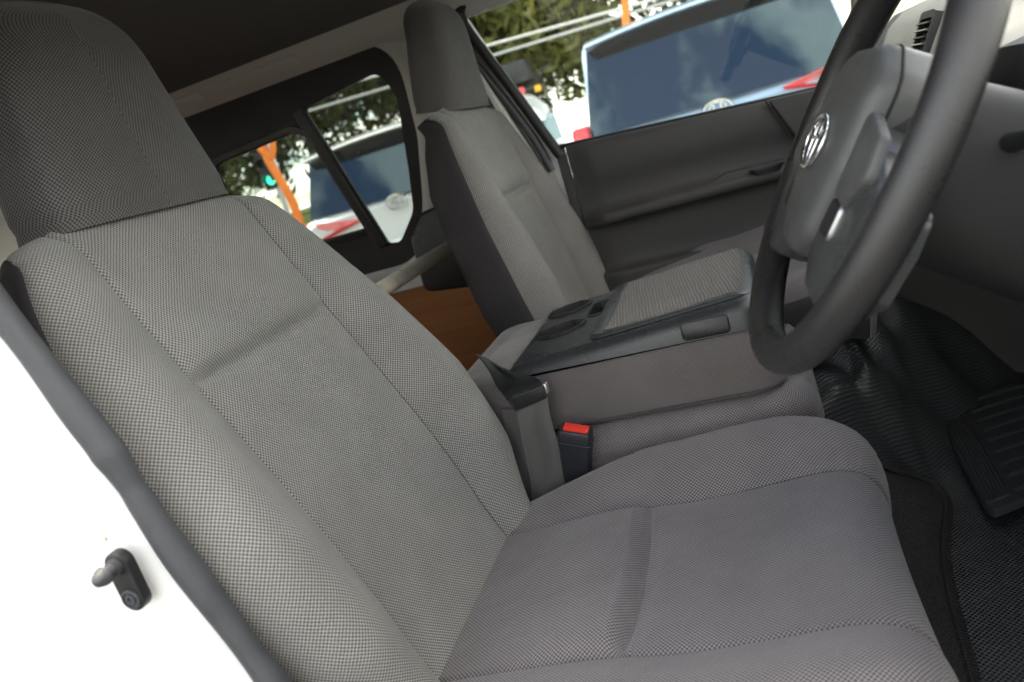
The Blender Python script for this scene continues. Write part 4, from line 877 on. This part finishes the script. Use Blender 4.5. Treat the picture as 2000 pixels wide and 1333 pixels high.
# white hatchback seen nose-on behind them
def hatch():
    x0, y0, zg = -2.05, 7.2, .14; root = empty('white_hatchback', (x0, y0 + 2, zg), 'small white hatchback with pale windscreen behind the tall car', 'car', 'cars parked beside the van')
    T = lambda v: np.asarray(v, float) + np.array([x0, y0, 0])
    rs = [ringbox(y, w_, zg + .25, z_, .1) for y, w_, z_ in ((-.02, .62, .95), (.05, .74, 1.05), (.9, .80, 1.20), (2.5, .82, 1.22), (3.8, .80, 1.15), (3.95, .7, 1.0))]
    v, f = rings(rs); build('body', T(v), f, 'suv_white', root, ang=40)
    rs = [ringbox(y, .74, 1.10, 1.10 + h, .08, taper=.86) for y, h in ((.75, .08), (1.2, .42), (1.5, .66), (1.7, .72), (2.6, .74), (3.2, .64), (3.75, .10))]
    v, f = rings(rs); build('cabin', T(v), f, 'suv_white', root, ang=40)
    P = np.array([[(a_ * (.70 - .09 * b_), .78 + .72 * b_ - .02 + .05 * a_ * a_, 1.17 + .57 * b_) for a_ in np.linspace(-1, 1, 12)] for b_ in np.linspace(.02, .94, 6)]); v, f = grid(P); build('windscreen', T(v), f, 'suv_clear', root)
    for s in (-1, 1):
        v, f = rbox(min(s * .45, s * .70), max(s * .45, s * .70), -.01, .12, .75, .90, .03); build('headlamp', T(v), f, 'suv_clear', root)
        v, f = rbox(s * .90 - .09, s * .90 + .09, .95, 1.03, 1.14, 1.26, .03); build('door_mirror', T(v), f, 'suv_white', root)
        for yy in (.8, 3.2):
            rr = [[(s * (.60 + dx_), yy + r_ * math.cos(t), zg + .31 + r_ * math.sin(t)) for t in np.linspace(0, 2 * np.pi, 24, endpoint=False)] for dx_, r_ in ((0, .31), (.20, .31), (.205, .2))]; v, f = rings(rr); build('wheel', T(v), f, 'tyre', root)
hatch()
# motorbike standing on the bank
def bike():
    c = onY(1040, 178, 12.0); x0, y0, z0 = c; zg = 1.40
    root = empty('motorbike', (x0, y0, zg), 'black motorbike with top box standing on the grass bank', 'motorbike')
    k = (z0 + .45 - zg) / 1.25
    T = lambda v: np.asarray(v, float) * [1, 1, k] + np.array([x0, y0, zg])
    for yy in (-.65, .75):
        th_ = np.linspace(0, 2 * np.pi, 24, endpoint=False); rs_ = [[(.07 * math.cos(q), yy + (.27 + .07 * math.sin(q)) * math.cos(t), .33 + (.27 + .07 * math.sin(q)) * math.sin(t)) for q in np.linspace(0, 2 * np.pi, 8, endpoint=False)] for t in th_]
        v = np.array(rs_).reshape(-1, 3); build('wheel', T(v), gridfaces(24, 8, cj=True, ci=True), 'tyre', root)
    v, f = tube([(0, -.75, .82), (0, -.45, .86), (0, -.1, .80), (0, .25, .92), (0, .55, .80)], (.06, .16, .15, .18, .08), 12); build('tank_and_seat', T(v), f, 'black_plastic', root)
    v, f = tube([(0, -.3, .45), (0, .3, .48)], (.2, .22), 10); build('engine', T(v), f, 'dark_plastic', root)
    v, f = rbox(-.24, .24, -1.0, -.55, .92, 1.24, .05); build('top_box', T(v), f, 'black_plastic', root)
    v, f = tube([(-.36, .38, 1.12), (0, .50, 1.08), (.36, .38, 1.12)], .025, 8); build('handlebar', T(v), f, 'black_plastic', root)
    for s in (-1, 1):
        v, f = tube([(s * .08, .52, 1.0), (s * .08, .75, .33)], .03, 8); build('fork', T(v), f, 'alloy', root)
        v, f = rbox(s * .28 - .05, s * .28 + .05, -.86, -.80, .74, .83, .015); build('indicator', T(v), f, 'amber', root)
    v, f = rbox(-.09, .09, -.92, -.85, .76, .88, .02); build('tail_lamp', T(v), f, 'lamp_red', root)
bike()
# signal with green lens, and orange forked banner
def signal():
    c = onY(530, 345, 6.2); z = c[2]
    root = empty('traffic_signal', (c[0], c[1], .14), 'pale framed traffic signal on a post with green light lit', 'traffic signal')
    KS = .55; T = lambda v: np.array([c[0], c[1], z]) + (np.asarray(v, float) - [0, 0, z]) * KS
    v, f = tube([(0, .1, z + (.14 - z) / KS), (0, .1, z + .6)], .05, 12); build('post', T(v), f, 'satin', root)
    v, f = rbox(-.20, .20, -.03, .03, z - .26, z + .85, .05); build('back_plate', T(v), f, 'suv_white', root)
    v, f = rbox(-.165, .165, -.06, -.028, z - .225, z + .815, .04); build('lamp_box', T(v), f, 'black_rubber', root)
    for k, mt in ((0, 'green_lens'), (1, 'black_plastic'), (2, 'black_plastic')):
        zc = z - .06 + k * .30; rr = [[(r_ * math.cos(t), -.06 - h, zc + r_ * math.sin(t)) for t in np.linspace(0, 2 * np.pi, 22, endpoint=False)] for r_, h in ((.095, 0), (.09, .012), (.05, .022))]; v, f = rings(rr); ln = build('lens', T(v), f, mt, root)
        vz = [[((.11 + e) * math.cos(t), -.06 - h, zc + (.11 + e) * math.sin(t)) for t in np.linspace(-.3, math.pi + .3, 16)] for e, h in ((0, 0), (0, .16), (.006, .16), (.006, 0))]; v, f = grid(vz); build('visor', T(v), f, 'black_plastic', root)
signal()
def banner(name, px, py, Y, h, label, tall=False):
    c = onY(px, py, Y); root = empty(name, (c[0], c[1], .14 if Y < 9 else 1.39), label, 'banner'); T = lambda v: np.asarray(v, float) + np.array([c[0], c[1], 0]); z = c[2]; z0 = .14 if Y < 9 else 1.39
    zz_ = np.linspace(z0, z + h, 26); v, f = tube([(.05 * math.sin(q * 5), .0, q) for q in zz_], .050 - .012 * (zz_ - z0) / (z + h - z0), 14); build('banner_body', T(v), f, 'orange', root)
    for s in (-1, 1):
        v, f = tube(spline([(0, 0, z + .02), (s * .07, -.02, z + .12), (s * .10, -.02, z + .22), (s * .12, -.02, z + .26)], 12), np.linspace(.036, .02, 12), 10); build('banner_arm', T(v), f, 'orange', root)
banner('orange_banner', 532, 312, 5.6, .5, 'bright orange forked air banner beside the traffic signal')
banner('orange_banner', 1196, -80, 8.0, .3, 'bright orange forked air banner rising behind the tall car')
# overhead wires
for (xa, ya), (xb, yb), lab in (((700, 130), (1150, 0), 'upper thin overhead wire crossing in front of the trees'), ((700, 160), (1160, 13), 'lower thin overhead wire crossing in front of the trees')):
    a_ = onY(xa, ya, 11.5); b_ = onY(xb, yb, 11.5); d_ = b_ - a_; P = [a_ + d_ * t + np.array([0, 0, -.25 * math.sin(math.pi * (t + 3) / 9)]) for t in np.linspace(-3, 6, 40)]
    v, f = tube(P, .022, 6); tag(build('overhead_wire', v, f, 'wire'), lab, 'wire')

# ------------------------------------------------------------------ trees
def tree(name, x, y, z0, h, rad, label, lm, nclump, seed, leaf=.13):
    g = np.random.default_rng(seed); root = empty(name, (x, y, z0), label, 'tree', 'trees behind the parked cars')
    pts = spline([(x, y, z0), (x + .15, y, z0 + h * .25), (x - .1, y + .1, z0 + h * .5), (x + .1, y, z0 + h * .85)], 16)
    G = tube(pts, np.linspace(.17, .04, 16) * h / 8, 9)
    C_ = np.array([x, y, z0 + h * .60]); limbs = []
    for k in range(14):
        b0 = pts[g.integers(4, 14)]; d = g.normal(size=3); d[2] = abs(d[2]) * .6; d /= np.linalg.norm(d); e = b0 + d * rad * g.uniform(.5, .95)
        q = spline([b0, (b0 + e) / 2 + g.normal(size=3) * .2, e], 8); G = cat_(G, tube(q, np.linspace(.06, .012, 8) * h / 8, 6)); limbs.append(q)
    build('trunk', *G, 'bark', root)
    cs_ = []
    for k in range(nclump):
        q = limbs[g.integers(0, len(limbs))]; p = q[g.integers(3, 8)] + g.normal(size=3) * rad * .22; p[2] = max(p[2], z0 + h * .12); cs_.append(p)
        if k % 3 == 0:
            d = g.normal(size=3); d /= np.linalg.norm(d); cs_.append(C_ + d * np.array([rad, rad, h * .46]) * g.uniform(.3, 1.0))
    cs_ = np.array(cs_); nl = 64
    c = np.repeat(cs_, nl, 0) + g.normal(size=(len(cs_) * nl, 3)) * np.array([.26, .26, .20])
    n = len(c); a_ = g.normal(size=(n, 3)); a_[:, 2] -= .5; a_ /= np.linalg.norm(a_, axis=1)[:, None]; b_ = np.cross(a_, g.normal(size=(n, 3))); b_ /= np.linalg.norm(b_, axis=1)[:, None]
    ln = leaf * g.uniform(.6, 1.3, (n, 1)); wd2 = ln * .30
    V = np.stack([c - a_ * ln, c + b_ * wd2, c + a_ * ln, c - b_ * wd2], 1).reshape(-1, 3); Fc = np.arange(4 * n).reshape(-1, 4)
    me = bpy.data.meshes.new('crown'); me.from_pydata(V.tolist(), [], Fc.tolist()); me.materials.append(M[lm]); o = bpy.data.objects.new('crown', me); col.objects.link(o); o.parent = root; o.matrix_parent_inverse = Matrix.Translation(-root.location)
tl = [(-2.6, 15, 7.5, 2.3, 'leaf_a', 'loose olive gum tree behind the motorbike'), (-.2, 16.5, 8, 2.4, 'leaf_b', 'green gum tree behind the tall car'), (-5.2, 17, 8.0, 2.6, 'leaf_a', 'open crowned olive gum tree behind the hatchback'),
      (-9.2, 15.5, 8.5, 3.0, 'leaf_b', 'dense green tree behind the wedge lamp car'), (-12.8, 16, 8, 2.8, 'leaf_a', 'broad olive tree beside the traffic signal'), (-16.5, 18, 8.5, 3.0, 'leaf_b', 'tall green tree beyond the traffic signal'), (2.8, 19, 7.5, 2.6, 'leaf_a', 'olive tree beyond the tall car roof'), (-7.0, 21, 9, 2.8, 'leaf_b', 'tall thin tree at the back of the grass bank')]
for i, (x, y, h, r_, lm, lab) in enumerate(tl): tree('gum_tree', x, y, 1.39, h, r_, lab, lm, 300, 20 + i, .15)
